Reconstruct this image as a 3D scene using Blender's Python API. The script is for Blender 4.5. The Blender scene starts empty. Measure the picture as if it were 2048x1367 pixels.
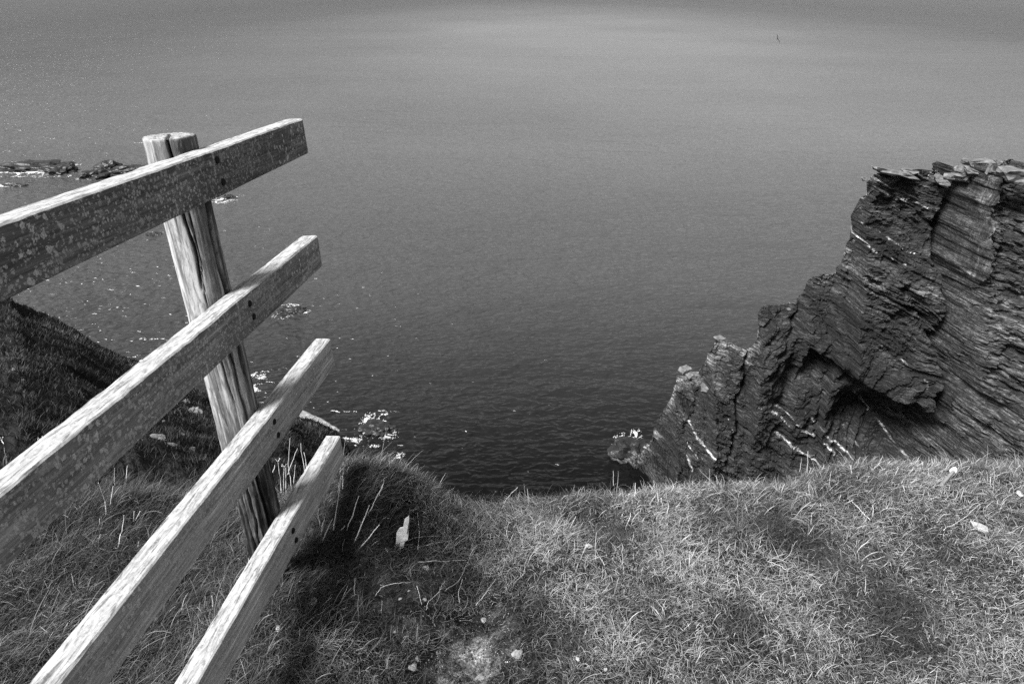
import bpy, bmesh, math, random
import numpy as np
from mathutils import Vector, Matrix

rng = np.random.default_rng(7)
random.seed(7)
SC = bpy.context.scene
COL = SC.collection

# ------------------------------------------------------------------ camera
W, H, FPX = 2048.0, 1367.0, 1365.0
PITCH = math.radians(27.909)
CAM = np.array([0.0, 0.0, 1.6])
SEA = -50.0
cam_d = bpy.data.cameras.new('camera')
cam_d.sensor_width = 36.0
cam_d.lens = FPX / W * 36.0
cam_d.clip_start = 0.05
cam_d.clip_end = 30000
cam = bpy.data.objects.new('camera', cam_d)
cam.location = CAM
cam.rotation_euler = (math.pi / 2 - PITCH, 0, 0)
COL.objects.link(cam)
SC.camera = cam

# ------------------------------------------------------------------ light
SUN_EL, SUN_AZ = math.radians(52), math.radians(-128)      # azimuth from +Y (ahead), minus = to the left
world = bpy.data.worlds.new('World')
SC.world = world
world.use_nodes = True
wn = world.node_tree
wn.nodes.clear()
sky = wn.nodes.new('ShaderNodeTexSky')
sky.sky_type = 'NISHITA'
sky.sun_disc = False
sky.sun_elevation = SUN_EL
sky.sun_rotation = SUN_AZ
sky.dust_density = 2.5
bw = wn.nodes.new('ShaderNodeRGBToBW')
bg = wn.nodes.new('ShaderNodeBackground')
bg.inputs['Strength'].default_value = 0.055
wo = wn.nodes.new('ShaderNodeOutputWorld')
wn.links.new(sky.outputs[0], bw.inputs[0])
wn.links.new(bw.outputs[0], bg.inputs['Color'])
wn.links.new(bg.outputs[0], wo.inputs[0])
sun_d = bpy.data.lights.new('sun', 'SUN')
sun_d.energy = 3.0
sun_d.angle = math.radians(20)
sun_d.color = (1, 1, 1)
sun = bpy.data.objects.new('sun', sun_d)
to_sun = Vector((math.sin(SUN_AZ) * math.cos(SUN_EL), math.cos(SUN_AZ) * math.cos(SUN_EL), math.sin(SUN_EL)))
sun.rotation_euler = to_sun.to_track_quat('Z', 'Y').to_euler()
sun.location = (-20, 20, 30)
COL.objects.link(sun)
SC.view_settings.view_transform = 'Standard'
SC.view_settings.look = 'None'
SC.view_settings.exposure = 1.7
SC.view_settings.gamma = 1.0
SC.view_settings.use_curve_mapping = False
SC.cycles.use_denoising = False
SC.cycles.max_bounces = 4
SC.cycles.diffuse_bounces = 2
SC.cycles.glossy_bounces = 2
SC.cycles.transparent_max_bounces = 4

# ------------------------------------------------------------------ helpers
def tag(o, label=None, cat=None, group=None, kind=None):
    if label: o['label'] = label
    if cat: o['category'] = cat
    if group: o['group'] = group
    if kind: o['kind'] = kind
    return o

def ray(u, v):
    """direction through a picture point (2048 x 1367 pixels), y component of the camera axis = 1"""
    x, z = (u - W / 2) / FPX, -(v - H / 2) / FPX
    c, s = math.cos(PITCH), math.sin(PITCH)
    return np.array([x, c + z * s, -s + z * c])

def on_z(u, v, z):
    d = ray(u, v)
    return CAM + d * ((z - CAM[2]) / d[2])

def on_y(u, v, y):
    d = ray(u, v)
    return CAM + d * (y / d[1])

def hash3(ix, iy, iz, seed):
    h = (ix * 374761393 + iy * 668265263 + iz * 2147483647 % 4294967291 + iz * 1274126177 + seed * 974634777) & 0xFFFFFFFF
    h = ((h ^ (h >> 13)) * 1274126177) & 0xFFFFFFFF
    h = ((h ^ (h >> 16)) * 2246822519) & 0xFFFFFFFF
    return ((h ^ (h >> 15)) & 0xFFFFFF) / float(0xFFFFFF)

def vnoise(x, y, z=0.0, seed=0):
    """value noise -1..1"""
    x = np.asarray(x, float); y = np.asarray(y, float); z = np.asarray(z, float) + np.zeros_like(x)
    fx, fy, fz = np.floor(x), np.floor(y), np.floor(z)
    ix, iy, iz = fx.astype(np.int64), fy.astype(np.int64), fz.astype(np.int64)
    tx, ty, tz = x - fx, y - fy, z - fz
    tx = tx * tx * tx * (tx * (tx * 6 - 15) + 10); ty = ty * ty * ty * (ty * (ty * 6 - 15) + 10); tz = tz * tz * (3 - 2 * tz)
    r = 0
    for dx in (0, 1):
        wx = tx if dx else 1 - tx
        for dy in (0, 1):
            wy = ty if dy else 1 - ty
            for dz in (0, 1):
                wz = tz if dz else 1 - tz
                r = r + wx * wy * wz * hash3(ix + dx, iy + dy, iz + dz, seed)
    return r * 2 - 1

def fbm(x, y, z=0.0, seed=0, octv=4, gain=0.5):
    a, s, f, n = 1.0, 0.0, 1.0, 0.0
    for k in range(octv):
        s = s + a * vnoise(np.asarray(x) * f + 17.3 * k, np.asarray(y) * f - 9.1 * k, np.asarray(z) * f + 3.7 * k, seed + k)
        n += a; a *= gain; f *= 2.03
    return s / n

def smooth(a, b, x):
    t = np.clip((np.asarray(x, float) - a) / (b - a), 0, 1)
    return t * t * (3 - 2 * t)

def mesh_np(name, verts, quads, mat, parent=None, attrs=None, smooth_shade=True):
    me = bpy.data.meshes.new(name)
    verts = np.asarray(verts, np.float32); quads = np.asarray(quads, np.int32)
    n = quads.shape[1]
    me.vertices.add(len(verts)); me.vertices.foreach_set('co', verts.ravel())
    me.loops.add(quads.size); me.loops.foreach_set('vertex_index', quads.ravel())
    me.polygons.add(len(quads)); me.polygons.foreach_set('loop_start', np.arange(0, quads.size, n, dtype=np.int32))
    me.polygons.foreach_set('use_smooth', np.full(len(quads), smooth_shade))
    if attrs:
        for k, a in attrs.items():
            at = me.attributes.new(k, 'FLOAT', 'POINT'); at.data.foreach_set('value', np.asarray(a, np.float32).ravel())
    me.update(calc_edges=True)
    me.materials.append(mat)
    o = bpy.data.objects.new(name, me)
    COL.objects.link(o)
    if parent: o.parent = parent
    return o

def grid_quads(nu, nv):
    i = np.arange(nu * nv).reshape(nu, nv)
    return np.stack([i[:-1, :-1], i[1:, :-1], i[1:, 1:], i[:-1, 1:]], -1).reshape(-1, 4)

def obj_bm(name, bm, mat, parent=None, smooth_shade=False):
    me = bpy.data.meshes.new(name)
    bm.to_mesh(me); bm.free()
    for p in me.polygons: p.use_smooth = smooth_shade
    me.materials.append(mat)
    o = bpy.data.objects.new(name, me)
    COL.objects.link(o)
    if parent: o.parent = parent
    return o

# ------------------------------------------------------------------ materials
class NT:
    def __init__(s, name):
        s.m = bpy.data.materials.new(name); s.m.use_nodes = True
        s.t = s.m.node_tree; s.n = s.t.nodes
        s.b = s.n['Principled BSDF']
    def new(s, kind, **kw):
        n = s.n.new('ShaderNode' + kind)
        for k, v in kw.items(): setattr(n, k, v)
        return n
    def link(s, a, b): s.t.links.new(a, b)
    def coord(s, scale=(1, 1, 1), out='Object'):
        tc = s.new('TexCoord'); mp = s.new('Mapping')
        mp.inputs['Scale'].default_value = scale
        s.link(tc.outputs[out], mp.inputs['Vector'])
        return mp.outputs[0]
    def noise(s, vec, scale, detail=4, rough=0.55, dist=0.0):
        n = s.new('TexNoise'); n.inputs['Scale'].default_value = scale
        n.inputs['Detail'].default_value = detail; n.inputs['Roughness'].default_value = rough
        n.inputs['Distortion'].default_value = dist
        s.link(vec, n.inputs['Vector'])
        return n.outputs[0]
    def ramp(s, fac, stops):
        r = s.new('ValToRGB'); e = r.color_ramp.elements
        while len(e) < len(stops): e.new(0.5)
        for el, (p, c) in zip(e, stops):
            el.position = p; el.color = (c, c, c, 1)
        s.link(fac, r.inputs[0])
        return r.outputs[0]
    def math(s, op, a, b=None, clamp=False):
        n = s.new('Math', operation=op); n.use_clamp = clamp
        for i, x in enumerate((a, b)):
            if x is None: continue
            if isinstance(x, (int, float)): n.inputs[i].default_value = x
            else: s.link(x, n.inputs[i])
        return n.outputs[0]
    def mix(s, fac, a, b):
        n = s.new('Mix', data_type='FLOAT')
        for i, x in zip((0, 2, 3), (fac, a, b)):
            if isinstance(x, (int, float)): n.inputs[i].default_value = x
            else: s.link(x, n.inputs[i])
        return n.outputs[0]
    def attr(s, name):
        n = s.new('Attribute'); n.attribute_name = name
        return n.outputs['Fac']
    def bump(s, h, dist, strength=1.0, prev=None):
        n = s.new('Bump'); n.inputs['Distance'].default_value = dist; n.inputs['Strength'].default_value = strength
        s.link(h, n.inputs['Height'])
        if prev is not None: s.link(prev, n.inputs['Normal'])
        return n.outputs[0]
    def finish(s, col=None, rough=0.8, normal=None, spec=0.3):
        if col is not None:
            if isinstance(col, (int, float)): s.b.inputs['Base Color'].default_value = (col, col, col, 1)
            else: s.link(col, s.b.inputs['Base Color'])
        if isinstance(rough, (int, float)): s.b.inputs['Roughness'].default_value = rough
        else: s.link(rough, s.b.inputs['Roughness'])
        s.b.inputs['Specular IOR Level'].default_value = spec
        if normal is not None: s.link(normal, s.b.inputs['Normal'])
        return s.m

def mat_sea():
    m = NT('sea_water')
    c1 = m.coord((1.0, 1.8, 1))
    # crests run a little off the picture's horizontal
    c1.node.inputs['Rotation'].default_value = (0, 0, math.radians(-14))
    big = m.noise(c1, 0.035, 3, 0.5)
    mid = m.noise(c1, 0.2, 1.5, 0.45, 0.4)
    sml = m.noise(c1, 0.55, 1.2, 0.4, 0.5)
    swell = m.noise(m.coord((0.5, 1.6, 1)), 0.085, 2, 0.5, 0.8)
    h = m.math('ADD', m.math('MULTIPLY', big, 2.0), m.math('ADD', m.math('MULTIPLY', mid, 0.55), m.math('MULTIPLY', swell, 2.0)))
    crest = m.math('SUBTRACT', 1.0, m.math('ABSOLUTE', m.math('SUBTRACT', m.math('MULTIPLY', m.noise(c1, 0.45, 1, 0.5, 1.0), 2.0), 1.0)))
    h = m.math('ADD', h, m.math('MULTIPLY', m.math('POWER', crest, 2.0), 0.10))
    h = m.math('ADD', h, m.math('MULTIPLY', sml, 0.85))
    # wind: a calmer lane out in the middle, ruffled water round it and far out
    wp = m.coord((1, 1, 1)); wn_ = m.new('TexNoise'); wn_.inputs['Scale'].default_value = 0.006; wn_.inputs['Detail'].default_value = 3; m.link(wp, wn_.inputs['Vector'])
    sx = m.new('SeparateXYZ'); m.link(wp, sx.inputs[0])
    def gauss(v, c, w):
        q = m.math('DIVIDE', m.math('SUBTRACT', v, c), w)
        return m.math('MULTIPLY', q, q)
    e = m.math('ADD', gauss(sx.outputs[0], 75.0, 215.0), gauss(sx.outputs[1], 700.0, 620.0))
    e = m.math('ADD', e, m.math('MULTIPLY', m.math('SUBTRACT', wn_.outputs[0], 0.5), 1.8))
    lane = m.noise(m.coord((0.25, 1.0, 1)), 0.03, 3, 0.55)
    wind = m.math('ADD', m.ramp(m.math('DIVIDE', e, 4.0), [(0.0, 0.22), (0.3, 0.6), (0.8, 1.0)]), m.math('MULTIPLY', m.math('SUBTRACT', lane, 0.5), 0.6))
    wind = m.math('MAXIMUM', wind, 0.12)
    h = m.math('MULTIPLY', h, m.math('MULTIPLY', wind, 1.35))
    nb = m.bump(h, 1.0, 1.0)
    patch = m.noise(m.coord((0.35, 1.0, 1)), 0.02, 3, 0.5)
    rough = m.ramp(patch, [(0.35, 0.14), (0.65, 0.19)])
    # sheen on the water put into the base colour, dimmed towards the shore
    near_fade = m.ramp(m.math('DIVIDE', m.math('ADD', sx.outputs[1], m.math('MULTIPLY', wn_.outputs[0], 60.0)), 400.0), [(0.22, 0.04), (0.36, 0.52), (0.7, 1.0)])
    sheen_col = m.math('MULTIPLY', m.math('MULTIPLY', near_fade, m.ramp(m.math('DIVIDE', e, 10.0), [(0.0, 0.098), (0.12, 0.066), (0.45, 0.024), (1.0, 0.010)])), m.ramp(lane, [(0.3, 0.92), (0.7, 1.08)]))
    m.finish(sheen_col, rough, nb, 0.42)
    m.b.inputs['IOR'].default_value = 1.33
    return m.m

def mat_rail():
    m = NT('weathered_plank')
    c = m.coord((1, 1, 1))
    grain = m.noise(m.coord((70, 3.2, 70)), 1.0, 5, 0.65, 0.6)
    grain2 = m.noise(m.coord((260, 9, 260)), 1.0, 3, 0.6, 0.3)
    side = m.ramp(grain, [(0.3, 0.05), (0.55, 0.105), (0.75, 0.19)])
    side = m.math('MULTIPLY', side, m.ramp(grain2, [(0.35, 0.62), (0.6, 1.1)]))
    patch = m.noise(c, 5.0, 3, 0.5)
    side = m.math('MULTIPLY', side, m.ramp(patch, [(0.3, 0.75), (0.7, 1.35)]))
    # sun-bleached, lichen-crusted upper face
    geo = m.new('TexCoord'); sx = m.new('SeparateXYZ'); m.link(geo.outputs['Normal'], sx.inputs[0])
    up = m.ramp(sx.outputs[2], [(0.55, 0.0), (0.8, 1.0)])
    crust = m.noise(m.coord((60, 15, 60)), 1.0, 6, 0.75, 0.8)
    crack = m.noise(m.coord((120, 12, 120)), 1.0, 4, 0.65, 0.5)
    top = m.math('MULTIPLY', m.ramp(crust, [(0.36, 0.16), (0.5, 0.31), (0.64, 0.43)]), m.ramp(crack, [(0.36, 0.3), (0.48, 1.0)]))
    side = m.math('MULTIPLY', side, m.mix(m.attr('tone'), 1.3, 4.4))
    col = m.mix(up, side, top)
    # round lichens on the face
    def spots(scale, thr, keep, seedoff):
        vm = m.coord((1, 1, 1)); vm.node.inputs['Location'].default_value = (seedoff, seedoff * 2, seedoff * 3)
        wob = m.noise(vm, scale * 2.6, 4, 0.7)
        v = m.new('TexVoronoi', feature='F1'); v.inputs['Scale'].default_value = scale
        m.link(vm, v.inputs['Vector'])
        d = m.math('ADD', v.outputs['Distance'], m.math('MULTIPLY', m.math('SUBTRACT', wob, 0.5), 1.1))
        sc = m.new('SeparateColor'); m.link(v.outputs['Color'], sc.inputs[0])
        size = m.math('MULTIPLY', sc.outputs[0], thr)
        k = m.math('GREATER_THAN', sc.outputs[1], keep)
        s_ = m.math('MULTIPLY', m.math('SUBTRACT', size, d, False), 22.0, True)
        return m.math('MULTIPLY', s_, k)
    zone = m.ramp(m.noise(c, 3.0, 3, 0.6), [(0.38, 0.0), (0.56, 1.0)])
    zone2 = m.ramp(m.noise(c, 7.0, 2, 0.6), [(0.35, 0.15), (0.6, 1.0)])
    l1 = m.math('MULTIPLY', spots(58, 0.66, 0.42, 0.3), zone)
    l2 = m.math('MULTIPLY', spots(125, 0.70, 0.36, 1.7), zone2)
    lich = m.math('MAXIMUM', l1, m.math('MULTIPLY', l2, 0.8))
    lcol = m.ramp(m.noise(c, 240, 2, 0.6), [(0.35, 0.40), (0.65, 0.72)])
    l3 = m.math('MULTIPLY', m.ramp(m.noise(m.coord((1, .55, 1)), 170, 5, 0.7), [(0.555, 0.0), (0.60, 0.85)]), m.ramp(m.noise(c, 11.0, 4, 0.7), [(0.42, 0.0), (0.55, 1.0)]))
    lich = m.math('MAXIMUM', lich, l3)
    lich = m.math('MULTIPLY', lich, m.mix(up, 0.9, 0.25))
    col = m.mix(lich, col, lcol)
    hb = m.math('ADD', m.math('MULTIPLY', grain, 0.5), m.math('ADD', m.math('MULTIPLY', grain2, 0.35), m.math('MULTIPLY', lich, 0.4)))
    return m.finish(col, 0.85, m.bump(hb, 0.0022, 0.9), 0.2)

def mat_post():
    m = NT('weathered_post')
    g = m.noise(m.coord((20, 20, 3.6)), 1.0, 6, 0.68, 1.6)
    g2 = m.noise(m.coord((150, 150, 7)), 1.0, 4, 0.65, 0.6)
    bl = m.noise(m.coord((14, 14, 5)), 1.0, 4, 0.6, 0.5)
    col = m.ramp(g, [(0.32, 0.07), (0.45, 0.15), (0.56, 0.26), (0.66, 0.42)])
    col = m.math('MULTIPLY', col, m.ramp(g2, [(0.36, 0.4), (0.46, 1.0)]))
    col = m.math('MULTIPLY', col, m.ramp(bl, [(0.35, 0.55), (0.6, 1.2)]))
    fl = m.noise(m.coord((45, 45, 11)), 1.0, 5, 0.7, 1.4)
    col = m.mix(m.ramp(fl, [(0.55, 0.0), (0.6, 0.75)]), col, 0.36)
    col = m.math('MULTIPLY', col, 0.58)
    pale = m.attr('pale')
    col = m.mix(m.math('MULTIPLY', pale, m.ramp(fl, [(0.4, 0.15), (0.56, 1.0)])), col, 0.46)
    col = m.math('MULTIPLY', col, m.mix(m.attr('rot'), 1.0, 0.12))
    hb = m.math('ADD', m.math('MULTIPLY', g, 0.7), m.math('MULTIPLY', g2, 0.4))
    return m.finish(col, 0.9, m.bump(hb, 0.004, 0.9), 0.15)

def mat_attr(name, lo, hi, rough=0.7, spec=0.3, nscale=None, bump=0.0):
    m = NT(name)
    col = m.mix(m.attr('tone'), lo, hi)
    nb = None
    if nscale:
        n = m.noise(m.coord(), nscale, 5, 0.65)
        col = m.math('MULTIPLY', col, m.ramp(n, [(0.3, 0.6), (0.7, 1.4)]))
        nb = m.bump(n, bump, 1.0)
    return m.finish(col, rough, nb, spec)

def mat_grass():
    m = NT('grass_blade')
    col = m.mix(m.attr('tone'), 0.016, 0.76)
    m.finish(col, 0.6, None, 0.25)
    # thin blades let some light through
    tr = m.new('BsdfTranslucent'); m.link(col, tr.inputs[0])
    mx = m.new('MixShader'); mx.inputs[0].default_value = 0.18
    out = m.n['Material Output']
    m.link(m.b.outputs[0], mx.inputs[1]); m.link(tr.outputs[0], mx.inputs[2]); m.link(mx.outputs[0], out.inputs[0])
    return m.m

def mat_rock(name='slate_cliff'):
    m = NT(name)
    a = m.attr('tone')
    c = m.coord((1, 1, 1)); c.node.inputs['Rotation'].default_value = (0, math.radians(24), 0)
    c2 = m.coord((0.5, 0.5, 5.0)); c2.node.inputs['Rotation'].default_value = (0, math.radians(24), 0)
    c3 = m.coord((1.6, 1.6, 0.35)); n1v = m.noise(c3, 1.3, 6, 0.68, 1.2)
    n1 = m.mix(m.attr('upright'), m.noise(c2, 1.6, 6, 0.68, 0.5), n1v)
    n2 = m.noise(c, 3.5, 5, 0.65)
    col = m.math('MULTIPLY', a, m.ramp(n1, [(0.36, 0.2), (0.5, 0.75), (0.64, 2.9)]))  # bright glints on the beds put into the colour here
    col = m.math('MULTIPLY', col, m.ramp(n2, [(0.35, 0.5), (0.65, 1.5)]))
    h = m.math('ADD', n1, m.math('MULTIPLY', n2, 0.7))
    return m.finish(col, 0.75, m.bump(h, 0.30, 1.0), 0.35)

def mat_simple(name, col, rough=0.8, nscale=60, amp=0.35, bump=0.002, spec=0.25):
    m = NT(name)
    n = m.noise(m.coord(), nscale, 5, 0.65)
    c = m.ramp(n, [(0.3, col * (1 - amp)), (0.7, min(0.95, col * (1 + amp)))])
    return m.finish(c, rough, m.bump(n, bump, 1.0), spec)

M_SEA = mat_sea(); M_RAIL = mat_rail(); M_POST = mat_post(); M_GRASS = mat_grass(); M_ROCK = mat_rock()
def mat_soil():
    m = NT('turf_soil')
    t = m.attr('tone')
    a = m.noise(m.coord(), 170, 6, 0.75); b = m.noise(m.coord(), 45, 5, 0.7, 0.6)
    k = m.math('MULTIPLY', m.ramp(a, [(0.36, 0.25), (0.5, 0.85), (0.62, 1.6)]), m.ramp(b, [(0.38, 0.25), (0.5, 0.9), (0.62, 1.5)]))
    col = m.math('MULTIPLY', m.mix(t, 0.012, 0.75), k)
    return m.finish(col, 0.95, m.bump(m.math('ADD', a, b), 0.006, 1.0), 0.1)
M_SOIL = mat_soil()
M_HILL = mat_attr('heath_slope', 0.006, 0.07, 0.95, 0.1, 2.2, 0.25)
M_FOAM = mat_simple('sea_foam', 0.45, 0.7, 2.0, 0.1, 0.02)
M_BOLT = mat_simple('rusty_bolt', 0.008, 0.7, 300, 0.4, 0.0005)
M_STALK = mat_simple('dry_stalk', 0.62, 0.75, 200, 0.35, 0.0005)
M_STONE = mat_simple('pale_stone', 0.33, 0.85, 70, 0.35, 0.003)
M_SEAROCK = mat_simple('wet_sea_rock', 0.014, 0.45, 0.8, 0.6, 0.25, 0.4)
M_SLAB = mat_simple('pale_slab', 0.12, 0.8, 1.5, 0.6, 0.12)
M_QUARTZ = mat_simple('white_outcrop', 0.17, 0.8, 2.5, 0.6, 0.15)

# ------------------------------------------------------------------ sea
def build_sea():
    bm = bmesh.new()
    xs = [-14000, -3000, -600, -150, 0, 150, 600, 3000, 14000]
    ys = [-60, 0, 60, 150, 400, 1200, 4000, 20000]
    vs = [[bm.verts.new((x, y, SEA)) for y in ys] for x in xs]
    for i in range(len(xs) - 1):
        for j in range(len(ys) - 1):
            bm.faces.new((vs[i][j], vs[i + 1][j], vs[i + 1][j + 1], vs[i][j + 1]))
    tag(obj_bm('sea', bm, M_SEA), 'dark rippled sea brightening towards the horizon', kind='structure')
build_sea()

# ------------------------------------------------------------------ right-hand cliff
RIDGE = [(1190,1010,67),(1228,960,67.5),(1240,915,68),(1262,882,68),(1285,860,68),(1300,830,67.5),(1331,775,67),(1346,733,66.5),(1362,727,66.5),(1390,729,66),
 (1402,705,66),(1421,672,65.5),(1430,666,65.5),(1476,672,65),(1488,662,65),(1499,642,64.8),(1505,616,64.6),(1514,600,64.5),(1585,590,64),(1600,578,63.5),(1618,550,63),
 (1661,535,62.5),(1677,514,62),(1683,489,62),(1700,460,62),(1703,427,62),(1706,388,62),(1714,352,61.8),(1741,343,61),(1780,343,60.8),(1815,336,60.3),(1877,343,59.5),
 (1915,338,59),(1927,322,58.7),(1943,314,58.3),(2048,311,56.5),(2200,312,54),(2500,325,50),(2900,330,46)]
def build_cliff():
    R = np.array([on_y(u, v, y) for u, v, y in RIDGE])
    for i in range(1, len(R)):                       # strictly increasing x
        R[i, 0] = max(R[i, 0], R[i - 1, 0] + 0.04)
    def seg(a, b): return np.linspace(a, b, 2)[0:1]
    xs = np.concatenate([np.arange(R[0, 0], 50, 0.085), np.arange(50, R[-1, 0], 0.4)])
    xs = np.unique(np.concatenate([xs, R[:, 0]]))
    top = np.interp(xs, R[:, 0], R[:, 2]); yr = np.interp(xs, R[:, 0], R[:, 1])
    step = np.clip(np.abs(np.gradient(top, xs)), 0, 3)
    top = top + 0.35 * fbm(xs * 0.9, xs * 0, 0, 3, 3) * np.clip(step + 0.35, 0, 1) + 0.22 * np.sign(vnoise(xs * 2.2, xs * 0, 0, 5)) * np.clip(step, 0, 1)
    zs = np.arange(SEA - 0.4, top.max() + 0.3, 0.098)
    X, Z = np.meshgrid(xs, zs, indexing='ij')
    T = np.repeat(top[:, None], len(zs), 1); YR = np.repeat(yr[:, None], len(zs), 1)
    clampd = Z >= T
    Z = np.minimum(Z, T)
    dep = T - Z
    Y = YR - 0.20 * np.minimum(dep, 12) - 0.10 * dep
    # picture-like coordinates on the face for the landmarks
    ru = [p[0] for p in RIDGE]
    def P(u, v, y=None):
        u = u if u else 1600
        y0 = np.interp(u, ru, [p[2] for p in RIDGE]); tz = on_y(u, float(np.interp(u, ru, [p[1] for p in RIDGE])), y0)[2]
        y = y0
        for _ in range(4):
            p = on_y(u, v, y); dd = max(tz - p[2], 0)
            y = y0 - 0.2 * min(dd, 12) - 0.1 * dd - (3.4 if u > 1905 else 0)
        p = on_y(u, v, y)
        return p[0], p[2]
    def along(a, b, X, Z):
        ax, az = P(*a); bx, bz = P(*b); L = math.hypot(bx - ax, bz - az)
        tx, tz = (bx - ax) / L, (bz - az) / L
        s = (X - ax) * tx + (Z - az) * tz
        d = (X - ax) * tz - (Z - az) * tx          # positive below a line running to the right
        return s / L, d
    warp = 1.5 * fbm(X * 0.09, Z * 0.09, 0, 11, 3)
    # buttress right of the fault
    fx, fz = P(1900, 450); fl = fx + 0.06 * (Z - fz) * -1 + 0.5 * fbm(Z * 0.3, Z * 0, 0, 4, 3)
    right = smooth(0.0, 1.2, X - fl)
    Y = Y - 3.4 * right
    col = vnoise((X + 0.4 * fbm(X * 0.3, Z * 0.12, 0, 8, 3)) * 0.42, Z * 0.05, 0, 21)
    Y = Y - right * (1.5 * np.sign(col) * np.abs(col) ** 0.45)
    groove = np.exp(-((X - fl + 0.15) / 0.35) ** 2) * smooth(P(0, 860)[1], P(0, 700)[1], Z)
    Y = Y + 2.2 * groove
    # the big overhang and hollow
    s, d = along((1585, 655), (1868, 815), X + warp * 0.6, Z + 1.3 * fbm(X * 0.35, Z * 0.35, 0, 17, 4))
    inx = smooth(-0.05, 0.2, s) * (1 - smooth(1.0, 1.08, s))
    hollow = inx * smooth(-0.15, 0.7, d) * (1 - smooth(2.0, 15, d))
    Y = Y + 3.4 * hollow - 1.0 * inx * smooth(-4, -0.2, d) * (1 - smooth(-0.1, 0.3, d))
    s2, d2 = along((1690, 815), (1840, 900), X + warp, Z)
    Y = Y + 2.4 * smooth(-0.4, 0.1, s2) * (1 - smooth(1.0, 1.15, s2)) * (1 - smooth(0.0, 3.0, -d2)) * smooth(-6, 0, -d2 - 0.0)
    # steps of the lower left spur: blocks coming forward
    for (u, v, amp, w_) in ((1340, 890, 2.2, 4.6), (1430, 820, 2.0, 5.0), (1530, 740, 1.2, 4.2), (1290, 920, 1.0, 2.5)):
        cx, cz = P(u, v, 65)
        r2 = ((X - cx) / w_) ** 2 + ((Z - cz + warp) / (w_ * 1.9)) ** 2
        Y = Y - amp * np.exp(-r2 ** 1.6)
    gl, gz = P(1462, 700, 64)
    for (u0, v0, u1, v1, amp, wd) in ((1482, 668, 1440, 900, 0.9, 0.25), (1395, 730, 1350, 850, 0.4, 0.3), (1590, 590, 1530, 740, 0.6, 0.3), (1800, 560, 1895, 740, 1.2, 0.5), (1905, 520, 1850, 900, 1.6, 0.6)):
        sg, dg = along((u0, v0, 63), (u1, v1, 63), X + 0.5 * fbm(X * 0.5, Z * 0.5, 0, 31, 3), Z)
        m_ = smooth(-0.03, 0.08, sg) * (1 - smooth(0.92, 1.03, sg))
        Y = Y + amp * m_ * np.exp(-(dg / wd) ** 2)
    # joint-bounded blocks (cell noise stretched along the beds)
    dipa = math.radians(24) + math.radians(14) * smooth(P(0, 560)[1], P(0, 820)[1], Z) * smooth(P(1900, 700)[0], P(1600, 700)[0], X)
    flute = right * (1 - smooth(0, 1.0, X - P(1985, 500)[0] + 1.2 * fbm(Z * 0.2, Z * 0, 0, 19, 3)))
    dipa = np.where(right > 0.5, math.radians(14), dipa)
    dipa = np.where(flute > 0.5, math.radians(80), dipa)
    A = X * np.cos(dipa) - Z * np.sin(dipa) + 0.7 * warp
    Q = Z * np.cos(dipa) + X * np.sin(dipa) + warp + 0.5 * fbm(X * 0.35, Z * 0.35, 0, 13, 3)
    big = fbm(X * 0.13, Z * 0.13, 0, 41, 3)
    Y = Y + 1.5 * np.clip(big, -0.6, 0.6)
    blk = np.zeros_like(X)
    for (fa, fq, amp, sd) in ((0.14, 0.28, 1.5, 51), (0.4, 0.9, 0.8, 52), (1.1, 2.3, 0.42, 53), (2.0, 4.2, 0.22, 54)):
        row = np.floor(Q * fq)
        cell = np.floor(A * fa + 0.43 * row + hash3(row.astype(np.int64), row.astype(np.int64) * 0, row.astype(np.int64) * 0, sd) )
        blk = blk + amp * (hash3(row.astype(np.int64), cell.astype(np.int64), np.zeros_like(row, dtype=np.int64), sd) - 0.5)
    rough_zone = 0.55 + 0.45 * smooth(-0.3, 0.3, fbm(X * 0.08, Z * 0.08, 0, 61, 2))
    Y = Y - 1.0 * blk * rough_zone
    # thin ledges: saw-tooth beds of several thicknesses
    led = np.zeros_like(X)
    for (p, amp, sd) in ((1.9, 0.75, 1), (0.9, 0.5, 2), (0.47, 0.30, 3), (0.26, 0.16, 4)):
        qq = Q / p + 0.35 * fbm(A * 0.15, Q * 0.5, 0, 70 + sd, 2)
        fr = qq - np.floor(qq)
        k = hash3(np.floor(qq).astype(np.int64), np.zeros_like(fr, dtype=np.int64), np.zeros_like(fr, dtype=np.int64), 80 + sd)
        led = led + amp * (fr ** 1.5) * (0.3 + 1.2 * k) * smooth(-0.45, 0.2, vnoise(A * 0.16, Q / p * 0.35, 0, 90 + sd))
    Y = Y - led * (1 - 0.45 * right) * (0.45 + 0.8 * smooth(-0.25, 0.3, fbm(X * 0.15, Z * 0.15, 0, 39, 3))) - right * 0.5 * np.abs(fbm(X * 0.9, Z * 0.35, 0, 37, 4))
    fine = fbm(X * 1.6, Z * 2.6, Y * 0.4, 33, 4, 0.6)
    Y = Y - (0.34 + 0.35 * right) * fine - 0.5 * right * np.sign(vnoise(X * 1.3 + fine, Z * 0.12, 0, 38)) * 0.5
    X2 = X + 0.16 * fbm(X * 1.3, Z * 1.3, 0, 35, 3) * (dep > 0.05) + 0.55 * fbm(X * 0.22, Z * 0.75, 0, 43, 4, 0.6)
    # bare colour of the rock itself: dark slate, paler beds, white quartz veins, pale weathered top
    tone = 0.075 + 0.10 * fbm(A * 0.10, Q * 2.2, 0, 100, 5, 0.65) + 0.03 * fbm(X * 0.2, Z * 0.2, 0, 101, 3)
    tone = np.clip(tone + 0.35 * np.clip(fbm(A * 0.25, Q * 1.4, 0, 104, 4, 0.6) - 0.16, 0, 1), 0.016, 0.34)
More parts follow.
